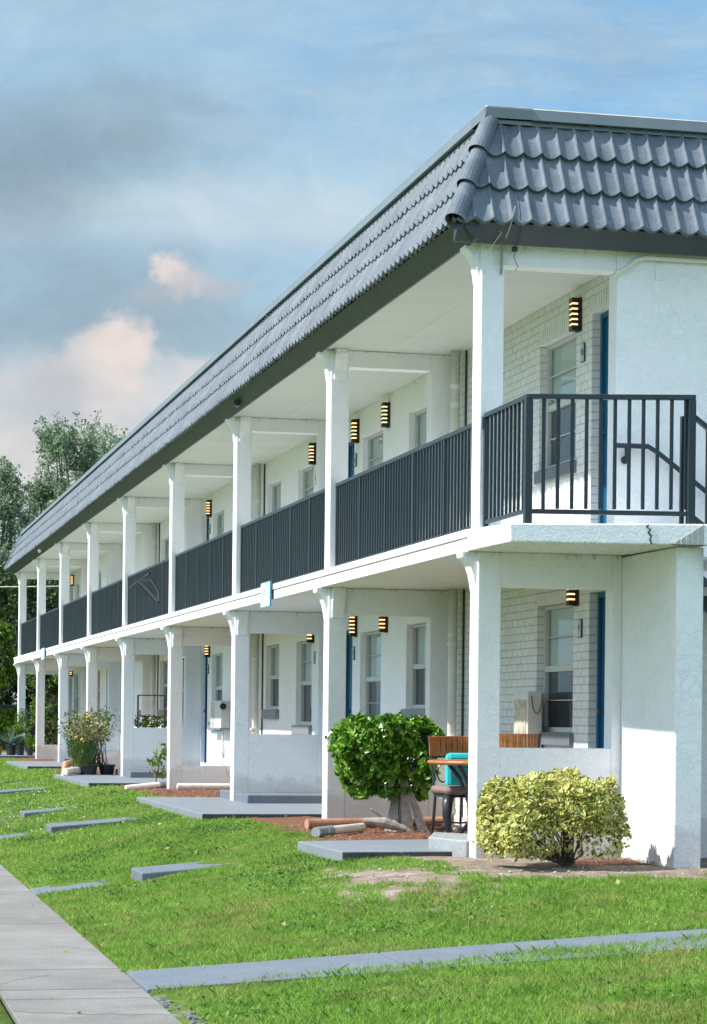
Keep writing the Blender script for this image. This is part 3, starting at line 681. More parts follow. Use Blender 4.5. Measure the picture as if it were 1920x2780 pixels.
MB().box(xc-.02,xc+.02,-.06,-.02,2.765,3.688).build('post','metal',r)
MB().box(xc-.03,xc+.01,-.04,-.0,3.60,3.70).build('bracket','metal',r)
b0=bar(xc,yc+.12,2.833,3.689).build('baluster','metal',r)
for i in range(1,9): share(b0,'baluster',(0,.111*i+.02,0))
b0=MB().box(xc+.115,xc+.139,yc-.012,yc+.012,2.829,3.70).build('baluster','metal',r)
for i in range(1,11):
    t=.1145*i; share(b0,'baluster',(t,(ye-yc)*t/(xe-xc),.004+.02*t/(xe-xc)))
# ---------------------------------------------------------------- staircase on the right
s=empty('staircase',(1.55,-1.3,0),'outside staircase with dark stringer and metal railing descending to the right of the landing','staircase')
sl=.72
for yy_ in (-1.345,-.12):
    MB().hexa([(1.52,yy_-.02,2.44),(4.9,yy_-.02,2.44-3.38*sl),(4.9,yy_+.02,2.44-3.38*sl),(1.52,yy_+.02,2.44)],[(1.52,yy_-.02,2.72),(4.9,yy_-.02,2.72-3.38*sl),(4.9,yy_+.02,2.72-3.38*sl),(1.52,yy_+.02,2.72)]).build('stringer','metal',s)
for i in range(13):
    x=1.55+i*.26; z=2.60-(i+1)*.187+.06
    MB().box(x,x+.29,-1.32,-.145,z-.05,z).build('tread','fascia_white',s)
def slope_rail(y,zt,nm):
    MB().hexa([(1.40,y-.02,zt-.045),(4.7,y-.02,zt-.045-3.3*sl),(4.7,y+.02,zt-.045-3.3*sl),(1.40,y+.02,zt-.045)],[(1.40,y-.02,zt),(4.7,y-.02,zt-3.3*sl),(4.7,y+.02,zt-3.3*sl),(1.40,y+.02,zt)]).build(nm,'metal',s)
slope_rail(-1.345,3.60,'top_rail'); slope_rail(-1.345,2.80,'bottom_rail')
for i in range(22):
    x=1.50+.14*i; MB().box(x-.011,x+.011,-1.356,-1.334,2.79-(x-1.4)*sl,3.56-(x-1.4)*sl).build('baluster','metal',s)
# wall handrail
h=empty('wall_handrail',(1.2,-.06,3.4),'dark handrail bracketed to the white end wall, sloping down beside the stairs','handrail')
MB().tube([(1.17,-.07,3.50),(1.47,-.07,3.50),(1.56,-.07,3.45),(2.6,-.07,2.70),(4.6,-.07,1.25)],.022,8).build('rail','metal',h)
MB().tube([(1.27,-.07,3.485),(1.28,-.05,3.43),(1.285,-.012,3.40)],.012,6).build('bracket','metal',h)
MB().tube([(1.285,-.024,3.385),(1.285,.003,3.385)],.034,12).build('wall_flange','metal',h)
# ---------------------------------------------------------------- things on the walls
LG='slotted black wall lamps beside the flat doors'
def lamp(y,z,label):
    o=empty('wall_lamp',(1.43,y,z),label,'wall lamp',LG)
    a=.046; hh=.150; xf=1.335
    slots=[z-.095+.048*i for i in range(5)]
    m=MB(); prev=z-hh
    for zz in slots:
        m.box(xf,1.405,y-a,y+a,prev,zz-.008); prev=zz+.008
    m.box(xf,1.405,y-a,y+a,prev,z+hh); m.box(1.395,1.40,y-a,y+a,z-hh,z+hh)
    m.build('lamp_body','lampbody',o)
    MB().box(1.403,1.428,y-a-.008,y+a+.008,z-hh-.005,z+hh+.005).build('back_plate','lampbody',o)
    for zz in slots: MB().box(xf+.006,1.393,y-a+.006,y+a-.006,zz-.0078,zz+.0078).build('light_slot','glow',o)
    return o
def text(s,size,loc,parent,mat,name='number'):
    cu=bpy.data.curves.new(name,'FONT'); cu.body=s; cu.size=size; cu.align_x='CENTER'; cu.align_y='CENTER'; cu.extrude=.0015
    o=bpy.data.objects.new(name,cu); COL.objects.link(o); cu.materials.append(M[mat])
    mt=Matrix(((0,0,-1,loc[0]),(-1,0,0,loc[1]),(0,1,0,loc[2]),(0,0,0,1)))
    o.matrix_world=mt
    me=bpy.data.meshes.new_from_object(o.evaluated_get(bpy.context.evaluated_depsgraph_get())); q=bpy.data.objects.new(name,me); COL.objects.link(q); q.matrix_world=mt
    if not me.materials: me.materials.append(M[mat])
    bpy.data.objects.remove(o); o=q
    if parent:
        o.parent=parent; o.matrix_parent_inverse=Matrix.Translation(-parent.location)
    return o
def plate(y,z,num,label):
    o=empty('number_plate',(1.428,y,z),label,'number plate','flat number plates beside the doors')
    MB().box(1.414,1.4285,y-.052,y+.052,z-.085,z+.085).build('plate_border','plateink',o)
    MB().box(1.411,1.4135,y-.045,y+.045,z-.078,z+.078).build('plate_face','plate',o)
    text(num,.085,(1.4095,y,z),o,'plateink')
cnt=['nearest','second','third','fourth','fifth','sixth','seventh','farthest']
for k in range(8):
    b=BAY*k; off=1.66 if k%2==0 else 4.83; po=1.545 if k%2==0 else 4.95
    for fl in (0,1):
        lamp(b+off,2.375+FF*fl,f"{cnt[k]} slotted black wall lamp on the {'upper gallery' if fl else 'ground floor'}, counted from the right")
        if k<4: plate(b+po,2.01+FF*fl,{(0,0):'9',(0,1):'10',(1,0):'7',(1,1):'8',(2,0):'5',(2,1):'6',(3,0):'3',(3,1):'4'}[(k,fl)],
            f"{cnt[k]} blue grey number plate on the {'upper gallery' if fl else 'ground floor'}, counted from the right")
for fl in (0,1): lamp(9.03,2.375+FF*fl,f"extra slotted black lamp between the two windows of the second bay, {'upper gallery' if fl else 'ground floor'}")
# address signs on the slab edge
for (ya,yb,za,zb,lb,nm) in ((8.56,9.15,2.49,2.80,'pale sign with blue edges reading 1711 on the slab edge below the second railing','1711'),(37.7,38.5,2.49,2.78,'small distant grey blue sign on the slab edge below the seventh railing','')):
    o=empty('address_sign',(-.12,(ya+yb)/2,za),lb,'sign')
    MB().box(-.135,-.118,ya,yb,za,zb).build('sign_border','signblue',o)
    MB().box(-.139,-.1352,ya+.012,yb-.012,za+.014,zb-.014).build('sign_face','signw',o)
    if nm: text(nm,.20,(-.1405,(ya+yb)/2,(za+zb)/2-.01),o,'signblue')
# drain pipes
for k in (1,3,5,7):
    y=BAY*k-.30
    o=empty('drainpipe',(1.32,y,0),f"{['nearest','second','third','farthest'][k//2]} cream drainpipe running down both floors in the gallery corner",'drainpipe','cream drainpipes beside the gallery pilasters')
    MB().tube([(1.32,y,.12),(1.32,y,2.575)],.05,14).build('pipe_length','pipe',o,smooth=True)
    MB().tube([(1.32,y,2.765),(1.32,y,ZC-.002)],.05,14).build('pipe_length','pipe',o,smooth=True)
    for z in (.14,1.95,2.05,4.55,4.75,4.25): MB().tube([(1.32,y,z),(1.32,y,z+.05)],.057,14).build('collar','pipe',o)
    for z in (.95,): MB().box(1.25,1.43,y-.07,y+.07,z,z+.03).build('strap','pipe',o)
    MB().tube([(1.415,y-.09,.1),(1.415,y-.09,2.57)],.012,6).build('cable','cable',o); MB().tube([(1.415,y-.09,2.77),(1.415,y-.09,ZC-.01)],.012,6).build('cable','cable',o)
# utility box near window of bay 0
o=empty('utility_box',(1.3,2.9,1.2),'tall grey utility box on the brick wall behind the nearest opening','utility box')
MB().box(1.255,1.40,2.60,3.05,.72,1.44).build('box_body','boxmetal',o,bev=.006)
MB().box(1.248,1.2545,2.64,3.01,.74,1.36).build('box_door','boxdark',o)
MB().tube([(1.29,2.594,1.40),(1.30,2.585,1.30),(1.32,2.58,1.24),(1.345,2.58,1.225),(1.37,2.58,1.25),(1.39,2.585,1.33),(1.398,2.592,1.42)],.004,6).build('cable_loop','cable',o)
o=empty('utility_box',(1.35,20.8,.95),'white electrical box with a round black knob right of a blue door','utility box')
MB().box(1.27,1.428,20.25,21.35,.96,1.43).build('box_body','boxmetal',o,bev=.006)
MB().box(1.262,1.2695,20.95,21.25,.99,1.40).build('box_door','boxdark',o)
MB().tube([(1.30,20.245,1.33),(1.30,20.20,1.33)],.055,16).build('knob','lampbody',o)
MB().tube([(1.35,20.5,.96),(1.35,20.5,.55)],.02,8).build('conduit','boxmetal',o); MB().box(1.25,1.42,20.2,21.6,.93,.957).build('bracket','sill',o)
o=empty('socket_box',(1.39,20.9,.5),'little white socket box on a conduit low on the wall below the electrical box','socket box')
MB().box(1.37,1.428,20.75,20.95,.50,.66).build('box_body','boxmetal',o); MB().tube([(1.41,20.85,.5),(1.41,20.85,.2)],.012,6).build('conduit','boxmetal',o)
# conduit and blank plate on the right end wall, antenna mast and cables at the roof corner
o=MB().tube([(1.16,-.02,4.93),(1.19,-.035,4.97),(1.28,-.035,5.02),(1.36,-.035,5.085),(1.44,-.035,5.11),(3.5,-.035,5.105)],.021,8).build('conduit','pipe'); tag(o,'white conduit bending along the top of the right end wall under the eave','conduit')
o=MB().box(1.545,1.61,-.006,.004,4.93,5.06).build('blank_plate','fascia_white',bev=.003); tag(o,'small blank white plate on the end wall under the conduit','plate')
o=empty('antenna_mast',(.19,-.03,5.0),'thin metal mast bracket with loose cables at the roof corner','mast')
MB().box(.11,.235,-.012,.0,4.985,5.10).build('bracket_plate','pipe',o); 
MB().tube([(.165,-.03,4.90),(.165,-.06,5.12),(.165,-.22,5.22),(.17,-.34,5.32),(.185,-.37,5.40)],.011,6).build('mast','coupling',o)
MB().tube([(.08,-.20,5.24),(.10,-.25,5.20),(.06,-.12,5.12),(.03,-.06,5.0),(-.01,-.04,4.93),(-.06,-.05,4.93)],.0035,5).build('cable','pipe',o)
MB().tube([(.20,-.38,5.5),(.235,-.34,5.35),(.26,-.28,5.2),(.27,-.1,5.12),(.27,-.05,5.05),(.31,-.03,4.97),(.29,-.03,4.94)],.003,5).build('cable','cable',o)
MB().box(.25,.29,-.09,-.05,5.09,5.13).build('connector','lampbody',o)
for (y,c,lb) in ((10.7,'lampbody','small dark spotlight clipped under the eave above the third upper column'),(38.5,'pipe','small pale bracket light under the eave near the far end')):
    o=MB().tube([(-.16,y,5.21),(-.22,y-.15,5.16),(-.24,y-.32,5.17)],[.02,.035,.045],8).build('eave_light',c); tag(o,lb,'light')
# ---------------------------------------------------------------- pipes on the ground
def pipething(pts,r,mat,label,name='ground_pipe',cp=None):
    o=empty(name,pts[0],label,'pipe'); MB().tube(pts,r,14).build('pipe_length',mat,o,smooth=False)
    if cp: MB().tube(cp[0],cp[1],14).build('coupling','coupling',o)
    return o
pipething([(-.44,4.80,.06),(.34,4.98,.06)],.055,'claypipe','loose clay orange pipe lying at the foot of the second ground column',cp=None)
pipething([(-.50,3.62,.045),(-.25,3.92,.05),(.04,4.32,.05)],.045,'pvc','white plastic pipe with a grey end coupling lying on the mulch under the green bush',cp=([(-.62,3.50,.04),(-.42,3.72,.046)],.052))
pipething([(.70,5.2,.06),(1.25,5.35,.06)],.055,'claypipe','second piece of clay orange pipe behind the chair legs')
pipething([(.95,4.0,.04),(1.05,4.9,.04),(1.22,5.3,.12)],.02,'coupling','thin grey hose curving behind the chair legs')
pipething([(-.645,17.95,.0),(-.1,18.1,.05),(.05,18.3,.05)],.05,'pvc','pale plastic pipe running out to the lawn beside the green sapling',cp=([(-.10,18.1,.05),(.06,18.3,.05)],.06))
pipething([(.1,17.4,.05),(1.3,17.45,.05)],.05,'pvc','pinkish pipe along the foot of the low wall behind the sapling')
pipething([(-.25,25.5,.10),(-.85,24.2,.12),(-1.0,23.9,.10),(-1.03,23.7,0)],.07,'pvc','pale elbow pipe beside the big potted rose',name='elbow_pipe')
pipething([(.2,29.2,.13),(-.35,29.0,.17),(-.5,28.8,.14),(-.53,28.7,0)],.07,'claypipe','pinkish elbow pipe at the foot of the sixth column',name='elbow_pipe')
# ---------------------------------------------------------------- garden furniture
def rot(pts,c,a):
    ca,sa=math.cos(a),math.sin(a); return [(c[0]+p[0]*ca-p[1]*sa,c[1]+p[0]*sa+p[1]*ca,c[2]+p[2]) for p in pts]
def chair(c,a,label):
    """local: back on +y side, sitter faces -y"""
    o=empty('garden_chair',c,label,'chair','iron and wood garden chairs')
    def T(mb): mb.v=rot(mb.v,c,a); return mb
    z0=.415
    sm=MB().prism([(-.26,-.24),(.26,-.24),(.27,0),(.23,.22),(-.23,.22),(-.27,0)],'z',z0,z0+.02); T(sm).build('seat_frame','iron',o)
    cu=MB().box(-.275,.275,-.27,.23,z0+.021,z0+.105); T(cu).build('cushion','cushion',o,bev=.04,smooth=True)
    for sx in (-1,1):
        x=.235*sx
        T(MB().tube([(x,-.20,z0),(x*1.12,-.25,z0-.06),(x*1.15,-.255,z0-.16),(x*1.03,-.22,z0-.28),(x*1.0,-.20,z0-.36),(x*1.1,-.24,z0-.42),(x*1.2,-.29,.012)],[.055,.052,.044,.030,.022,.026,.034],10)).build('leg','iron',o,smooth=True)
        T(MB().tube([(x*.95,.20,z0),(x*.98,.22,.2),(x*1.02,.26,0)],.016,8)).build('leg','iron',o)
        T(MB().tube([(x*.95,.21,z0),(x,.245,z0+.25),(x*1.12,.30,z0+.58)],.014,8)).build('back_post','iron',o)
    # curved slatted back board
    m=MB()
    xs=np.linspace(-.265,.265,19)
    for i in range(18):
        if i%2==1: pass
        xa,xb=xs[i]+.0012,xs[i+1]-.0012
        f=lambda x:.285+.03*(1-(x/.265)**2)
        m.hexa([(xa,f(xa)-.035,z0+.385),(xb,f(xb)-.035,z0+.385),(xb,f(xb)-.015,z0+.385),(xa,f(xa)-.015,z0+.385)],
               [(xa,f(xa)-.01,z0+.575-.012*abs(xa/.265)),(xb,f(xb)-.01,z0+.575),(xb,f(xb)+.01,z0+.575),(xa,f(xa)+.01,z0+.575)])
    T(m).build('backrest','wood',o)
    g=MB()
    for x in np.linspace(-.2,.2,8): 
        g.hexa([(x-.0025,.273,z0+.43),(x+.0025,.273,z0+.43),(x+.0025,.283,z0+.43),(x-.0025,.283,z0+.43)],[(x-.0025,.292,z0+.56),(x+.0025,.292,z0+.56),(x+.0025,.302,z0+.56),(x-.0025,.302,z0+.56)])
    T(g).build('slot','wood2',o)
    T(MB().tube([(-.25,.265,z0+.375),(.25,.265,z0+.375)],.010,6)).build('back_bar','iron',o)
    for sx in (-1,1):
        q=[]
        for t in np.linspace(0,1,22):
            an=-.3+t*5.6; r=.115-.075*t; q.append((sx*(.12+r*math.cos(an)*-1),.235,z0+.20+r*math.sin(an)*1.35))
        T(MB().tube(q,.0075,6)).build('scroll','iron',o)
        q=[(sx*.235,.225,z0+.10),(sx*.15,.22,z0+.055),(sx*.06,.22,z0+.08),(sx*.02,.225,z0+.2),(sx*.03,.24,z0+.32),(sx*.07,.25,z0+.37)]
        T(MB().tube(q,.0075,6)).build('scroll','iron',o)
    T(MB().tube([(-.235,.2,.17),(0,.1,.16),(.235,.2,.17)],.009,6)).build('stretcher','iron',o)
    T(MB().tube([(0,.1,.16),(0,.08,z0)],.009,6)).build('stretcher','iron',o)
    return o
chair((.64,2.62,.01),R(5),'wooden backed iron garden chair behind the round table, facing the lawn')
chair((.86,1.78,.05),R(160),'wooden backed garden chair seen through the nearest opening, its back to the lawn')
tx,ty=.70,2.22
t=empty('garden_table',(tx,ty,.05),'round wooden table top on curved black iron legs beside the nearest column','table')
MB().lathe((tx,ty,-.045),[(.48,.785),(.51,.79),(.52,.805),(.515,.82),(.50,.825)],40).build('table_top','wood',t,bev=.004)
for i in range(4):
    an=R(40+90*i); c_,s_=math.cos(an),math.sin(an)
    MB().tube([(tx+c_*.38,ty+s_*.38,.735),(tx+c_*.25,ty+s_*.25,.60),(tx+c_*.15,ty+s_*.15,.38),(tx+c_*.14,ty+s_*.14,.20),(tx+c_*.28,ty+s_*.28,.045)],.020,8).build('leg','iron',t)
MB().lathe((tx,ty,-.05),[(.12,.45),(.14,.47),(.12,.49)],16).build('leg_ring','iron',t)
cu=MB().box(.50,.82,2.76,2.86,.50,.84); tag(cu.build('cushion','teal',bev=.045),'bright teal cushion leaning against the chair back behind the table','cushion')
po=empty('flower_pot',(.86,2.9,.04),'small empty terracotta pot on the mulch behind the chair','flower pot')
MB().lathe((.86,2.9,0.04),[(.07,0),(.10,.13)],18).build('pot_body','terracotta',po); MB().lathe((.86,2.9,.171),[(.112,0),(.112,.035)],18).build('rim','terracotta',po)
# ---------------------------------------------------------------- plants
def inside_sample(n,fn,lo,hi):
    out=[]; tot=0
    while tot<n:
        p=rng.uniform(lo,hi,(n*3,3)); k=fn(p); p=p[k]; out.append(p); tot+=len(p)
    return np.concatenate(out)[:n]
def nz3(p,s,o=0): return np.sin(p[:,0]*s+o)*np.sin(p[:,1]*s*1.1+o*2)+np.sin(p[:,2]*s*.9+o*3)*np.sin(p[:,0]*s*.7+p[:,1]*s*.5)
# yellow variegated bush
c=np.array([.31,-1.12,.40]); rr=np.array([.54,.46,.325])
def fy(p):
    q=(p-c)/rr; r=(np.abs(q)**3.0).sum(1)**(1/3.0)+.15*nz3(p,10); low=(p[:,2]<.30)&(np.abs(p[:,0]-c[0])<.3)&(rng.random(len(p))>.25)
    k=(r<1)&(rng.random(len(p))<np.where(r>.72,1,.28))&~low
    k&=~((p[:,2]<.28)&(p[:,0]>c[0]+.05)&(rng.random(len(p))<.8))
    k&=~((p[:,0]>-.02)&(p[:,0]<.23)&(p[:,1]>-.03)); k&=(p[:,1]<-.04)|(p[:,2]>.95); return k
P=inside_sample(8600,fy,c-rr*1.15,c+rr*1.15); nr=(P-c)/rr; nr/=np.linalg.norm(nr,axis=1)[:,None]+1e-9
t=empty('variegated_bush',(.35,-1.0,0),'low yellow and green variegated bush in front of the nearest ground floor opening','bush')
P=np.concatenate([P,rng.normal(size=(160,3))*np.array([.10,.12,.045])+np.array([-.12,-1.2,.17])]); nr=np.concatenate([nr,np.tile([-.4,-.6,0],(160,1))]); V,F,uv=leaves(P,.042,.66,.5,nr,var=.45,fold=.4,droop=.5); npmesh('crown',V,F,'yellowleaf',t,uv=uv)
m=MB()
for i in range(26):
    a=random.uniform(0,6.28); e=np.array([c[0]+math.cos(a)*.38*random.random()**.5,c[1]+math.sin(a)*.34,random.uniform(.3,.62)])
    b_=np.array([.48+random.uniform(-.05,.05),-.98,.0]); mid=(b_+e)/2+np.array([random.uniform(-.08,.08),0,-.05])
    m.tube([b_,mid,e],[.010,.007,.003],6)
m.tube([(.52,-.98,-.03),(.50,-.97,.12),(.46,-.98,.30)],[.05,.04,.02],8); m.tube([(.50,-.98,.02),(.2,-1.02,.10),(-.05,-1.1,.22)],[.028,.02,.01],7)
m.build('trunk','bark',t)
# green bush at the second bay
c=np.array([.38,4.70,.765]); rr=np.array([.53,.48,.40])
def fg(p):
    q=(p-c)/rr; r=(np.abs(q)**3.2).sum(1)**(1/3.2)+.14*nz3(p,9,1)
    cut=(p[:,2]<.52)&(np.abs(p[:,0]-(c[0]+.12))<.16)
    return (r<1)&(rng.random(len(p))<np.where(r>.75,1,.25))&(nz3(p,13,2)<.62)&~(cut&(rng.random(len(p))<.8))
P=inside_sample(7800,fg,c-rr*1.15,c+rr*1.15); nr=(P-c)/rr; nr/=np.linalg.norm(nr,axis=1)[:,None]+1e-9
t=empty('green_bush',(.15,3.4,0),'dense glossy green bush with a thick grey trunk left of the garden chairs','bush')
V,F,uv=leaves(P,.070,.55,.5,nr,var=.45,fold=.35); npmesh('crown',V,F,'greenleaf',t,uv=uv)
m=MB().tube([(.56,4.95,-.03),(.55,4.92,.25),(.50,4.85,.5),(.42,4.8,.75)],[.085,.065,.07,.04],9)
for i in range(34):
    a=random.uniform(0,6.28); e=(c[0]+math.cos(a)*.5,c[1]+math.sin(a)*.38,random.uniform(.5,1.05)); m.tube([(.50,4.85,.5),((.5+e[0])/2,(4.85+e[1])/2,.62),e],[.018,.010,.004],6)
m.build('trunk','greybark',t)
dw=MB().hexa([(.30,4.45,.0),(.42,4.35,.0),(.46,4.45,.0),(.34,4.55,.0)],[(.48,4.7,.52),(.52,4.68,.52),(.53,4.72,.52),(.49,4.74,.52)])
dw.hexa([(.64,4.36,.0),(.76,4.38,.0),(.77,4.46,.0),(.66,4.46,.0)],[(.56,4.66,.55),(.60,4.66,.55),(.61,4.70,.55),(.57,4.70,.55)])
dw.hexa([(.47,4.38,.0),(.60,4.38,.0),(.60,4.46,.0),(.48,4.46,.0)],[(.50,4.60,.60),(.58,4.60,.60),(.58,4.66,.60),(.51,4.66,.60)])
dw.tube([(.05,4.3,.12),(.25,4.25,.10),(.48,4.2,.03)],[.03,.06,.03],8).tube([(.12,4.3,.24),(.40,4.3,.06)],[.015,.03],6).tube([(.30,4.6,.50),(.45,4.55,.60),(.62,4.5,.62),(.70,4.5,.55)],[.02,.045,.05,.02],8)
tag(dw.build('driftwood','greybark',bev=.008),'weathered grey split logs leaning round the trunk of the green bush','driftwood')
# potted plants -----------------------------------------------
def pot(c,r,h,label,mat='blackpot'):
    o=empty('potted_plant',c,label,'potted plant'); MB().lathe(c,[(r*.75,0),(r*.98,h*.86),(r*1.06,h*.87),(r*1.06,h)],20).build('pot',mat,o); return o
def spikes(o,c,n,L_,w,mat='aloe',spread=.8):
    vs=[];fs=[]
    for i in range(n):
        a=random.uniform(0,6.28); e=random.uniform(.15,spread); d=Vector((math.cos(a)*e,math.sin(a)*e,1)).normalized(); s=d.cross(Vector((0,0,1))).normalized()*w
        l=L_*random.uniform(.6,1.1); p=Vector(c); q=p+d*l*.5; tt=p+d*l+Vector((0,0,-l*.12*e)); k=len(vs)
        vs+= [p-s,p+s,q+s*.8,tt,q-s*.8]; fs.append((k,k+1,k+2,k+3,k+4))
    MB().add(vs,fs).build('leaves',mat,o)
def foliage(o,c,r,n,size,mat,name='leaves',asp=.5):
    P=rng.normal(size=(n,3)); P/=np.linalg.norm(P,axis=1)[:,None]; P*=rng.random(n)[:,None]**.45; P=P*np.array(r)+np.array(c)
    P+= .06*r[0]*np.stack([nz3(P,7),nz3(P,8,2),nz3(P,6,1)],1)
    V,F,uv=leaves(P,size,asp,.3); return npmesh(name,V,F,mat,o,uv=uv)
def tufts(o,c,r,n,L0,w,mat,zl):
    vs=[];fs=[]
    for i in range(n):
        a=random.uniform(0,6.28); q=random.random()**.5; b_=Vector((c[0]+math.cos(a)*r*q,c[1]+math.sin(a)*r*q,c[2]+random.uniform(0,zl)))
        d=Vector((random.gauss(0,.35),random.gauss(0,.35),1)).normalized(); s_=d.cross(Vector((random.random()-.5,1,0))).normalized()*w; l=L0*random.uniform(.4,1.2); k=len(vs)
        vs+=[b_-s_,b_+s_,b_+d*l]; fs.append((k,k+1,k+2))
    MB().add(vs,fs).build('stalks',mat,o)
o=pot((-.50,24.5,.04),.17,.19,'black pot of spiky green plants under the orange rose')
spikes(o,(-.50,24.5,.2),60,.50,.014,'aloe',.6); tufts(o,(-.60,24.6,.15),.20,900,.30,.005,'rosegreen',.30); tufts(o,(-.62,24.6,.35),.28,900,.22,.005,'rosegreen',.30)
o=pot((-.14,24.7,.04),.16,.19,'wide black pot holding a tall straggly rose with orange blooms and dry leaves')
m=MB(); tips=[]
for i in range(30):
    a=random.uniform(0,6.28); rr_=random.uniform(.05,.55); e=Vector((-.50+math.cos(a)*rr_*1.05,24.6+math.sin(a)*rr_,random.uniform(.72,1.18))); b_=Vector((-.22+random.uniform(-.18,.1),24.7,.2))
    m.tube([b_,(b_+e)/2+Vector((random.uniform(-.06,.06),0,.10)),e],[.007,.005,.003],5); tips.append(e)
m.build('stems','bark',o)
P=np.concatenate([np.array(e)[None]+rng.normal(size=(60,3))*np.array([.10,.10,.08]) for e in tips]); k=rng.random(len(P))<.7
V,F,uv=leaves(P[k],.045,.6,.2); npmesh('leaves',V,F,'rosegreen',o,uv=uv)
Pd=np.concatenate([P[~k],rng.normal(size=(700,3))*np.array([.25,.2,.10])+np.array([-.50,24.6,.86])]); V,F,uv=leaves(Pd,.045,.5,.1); npmesh('dry_leaves',V,F,'dryleaf',o,uv=uv)
bl=MB().lathe((0,0,0),[(.010,-.015),(.028,0),(.025,.02),(.006,.03)],8).build('bloom','orange'); bl.parent=o; bl.matrix_parent_inverse=Matrix.Translation(-o.location)
for i in range(6):
    e=random.choice(tips)+Vector((random.uniform(-.1,.1),-.12,random.uniform(-.10,.02)))
    q=bl if i==0 else share(bl,'bloom',(0,0,0)); q.location=e
# far potted group
o=pot((-.40,44.2,.04),.15,.28,'black potted agave with pale spiky leaves at the far left'); spikes(o,(-.42,44.2,.3),50,.55,.018,'aloe',1.2)
o=pot((-.17,44.0,.04),.12,.26,'dark pot with a low leafy plant near the farthest columns'); foliage(o,(-.17,44.0,.40),(.2,.2,.14),500,.05,'darkleaf')
o=pot((-.12,45.4,.04),.17,.50,'glazed blue pot with an arching palm beside the farthest ground column','bluepot'); spikes(o,(-.12,45.4,.55),60,.6,.022,'brightleaf',1.5); foliage(o,(-.02,45.6,1.0),(.22,.2,.32),600,.06,'brightleaf',asp=.3)
o=pot((-.78,44.4,-.0),.16,.26,'reddish pot half cut by the left edge of the picture','terracotta'); foliage(o,(-.78,44.4,.35),(.2,.2,.16),400,.05,'darkleaf')
o=pot((.05,43.6,.04),.10,.2,'potted croton with yellow drooping leaves beside the eighth ground column'); foliage(o,(.02,43.6,.42),(.10,.12,.24),360,.07,'brightleaf',asp=.3)
# sapling, dead stalk
o=empty('sapling',(-.05,18.7,0),'thin green sapling growing by the fourth ground column','sapling')
MB().tube([(-.08,18.7,-.02),(-.02,18.7,.25),(.0,18.7,.5),(.12,18.7,.72)],[.012,.010,.008,.004],6).build('trunk','redmetal',o)
P=np.concatenate([rng.normal(size=(20,3))*np.array([.055,.05,.05])+np.array(q) for q in ((-.10,18.7,.40),(-.02,18.7,.48),(.06,18.7,.62),(.12,18.7,.52),(-.05,18.7,.28),(.06,18.7,.25))])
V,F,uv=leaves(P,.085,.36,.1,droop=.8); npmesh('leaves',V,F,'brightleaf',o,uv=uv)
o=MB()
for i in range(9): a=random.uniform(-.5,.5); o.tube([(1.0,17.3,0),(1.0+a*.2,17.3,.15),(1.0+a*.5,17.3,.3+.1*random.random())],[.006,.004,.002],5)
tag(o.build('dead_stalk','redmetal'),'small dead brown stalk against the low grey wall','dead plant')
# red metal frame with vines behind the fifth column's sill
o=empty('plant_frame',(.5,23.6,.93),'rusty red metal frame with trailing yellow green vines standing on the low wall','plant frame')
m=MB()
for y in (23.62,23.68+.06):
    m.tube([(.30,y,.93),(.30,y,1.53)],.010,5); m.tube([(.80,y,.93),(.80,y,1.53)],.010,5); m.tube([(.30,y,1.53),(.80,y,1.53)],.012,5)
m.tube([(.30,23.64,1.15),(.8,23.64,1.13)],.012,5).tube([(.3,23.62,1.53),(.42,23.74,1.53)],.01,5)
m.build('frame','redmetal',o); P=np.stack([rng.uniform(.25,.85,330),rng.uniform(23.56,23.72,330),.95+.22*rng.random(330)**1.6],1); V,F,uv=leaves(P,.05,.6,.2); npmesh('vines',V,F,'brightleaf',o,uv=uv)
# bicycle handlebar reaching over the fifth railing
o=empty('bicycle_handlebar',(-.05,21.,3.2),'black handlebar and stem poking out in front of the fourth upper railing','handlebar')
MB().tube([(-.05,22.1,3.44),(-.08,21.3,3.47),(-.08,20.6,3.49),(-.05,19.8,3.53)],.012,6).build('crossbar','lampbody',o)
MB().tube([(-.05,22.3,3.43),(-.06,21.7,3.46)],.022,8).build('grip','grip',o); MB().tube([(-.06,20.25,3.51),(-.05,19.7,3.535)],.022,8).build('grip','grip',o)
MB().tube([(-.07,20.9,3.47),(-.04,19.9,3.25),(-.03,18.8,3.02)],.019,8).build('stem','lampbody',o)
MB().tube([(-.08,20.8,3.48),(-.05,19.6,3.42),(-.03,18.9,3.2),(-.03,18.8,3.04)],.006,5).build('brake_cable','cable',o)
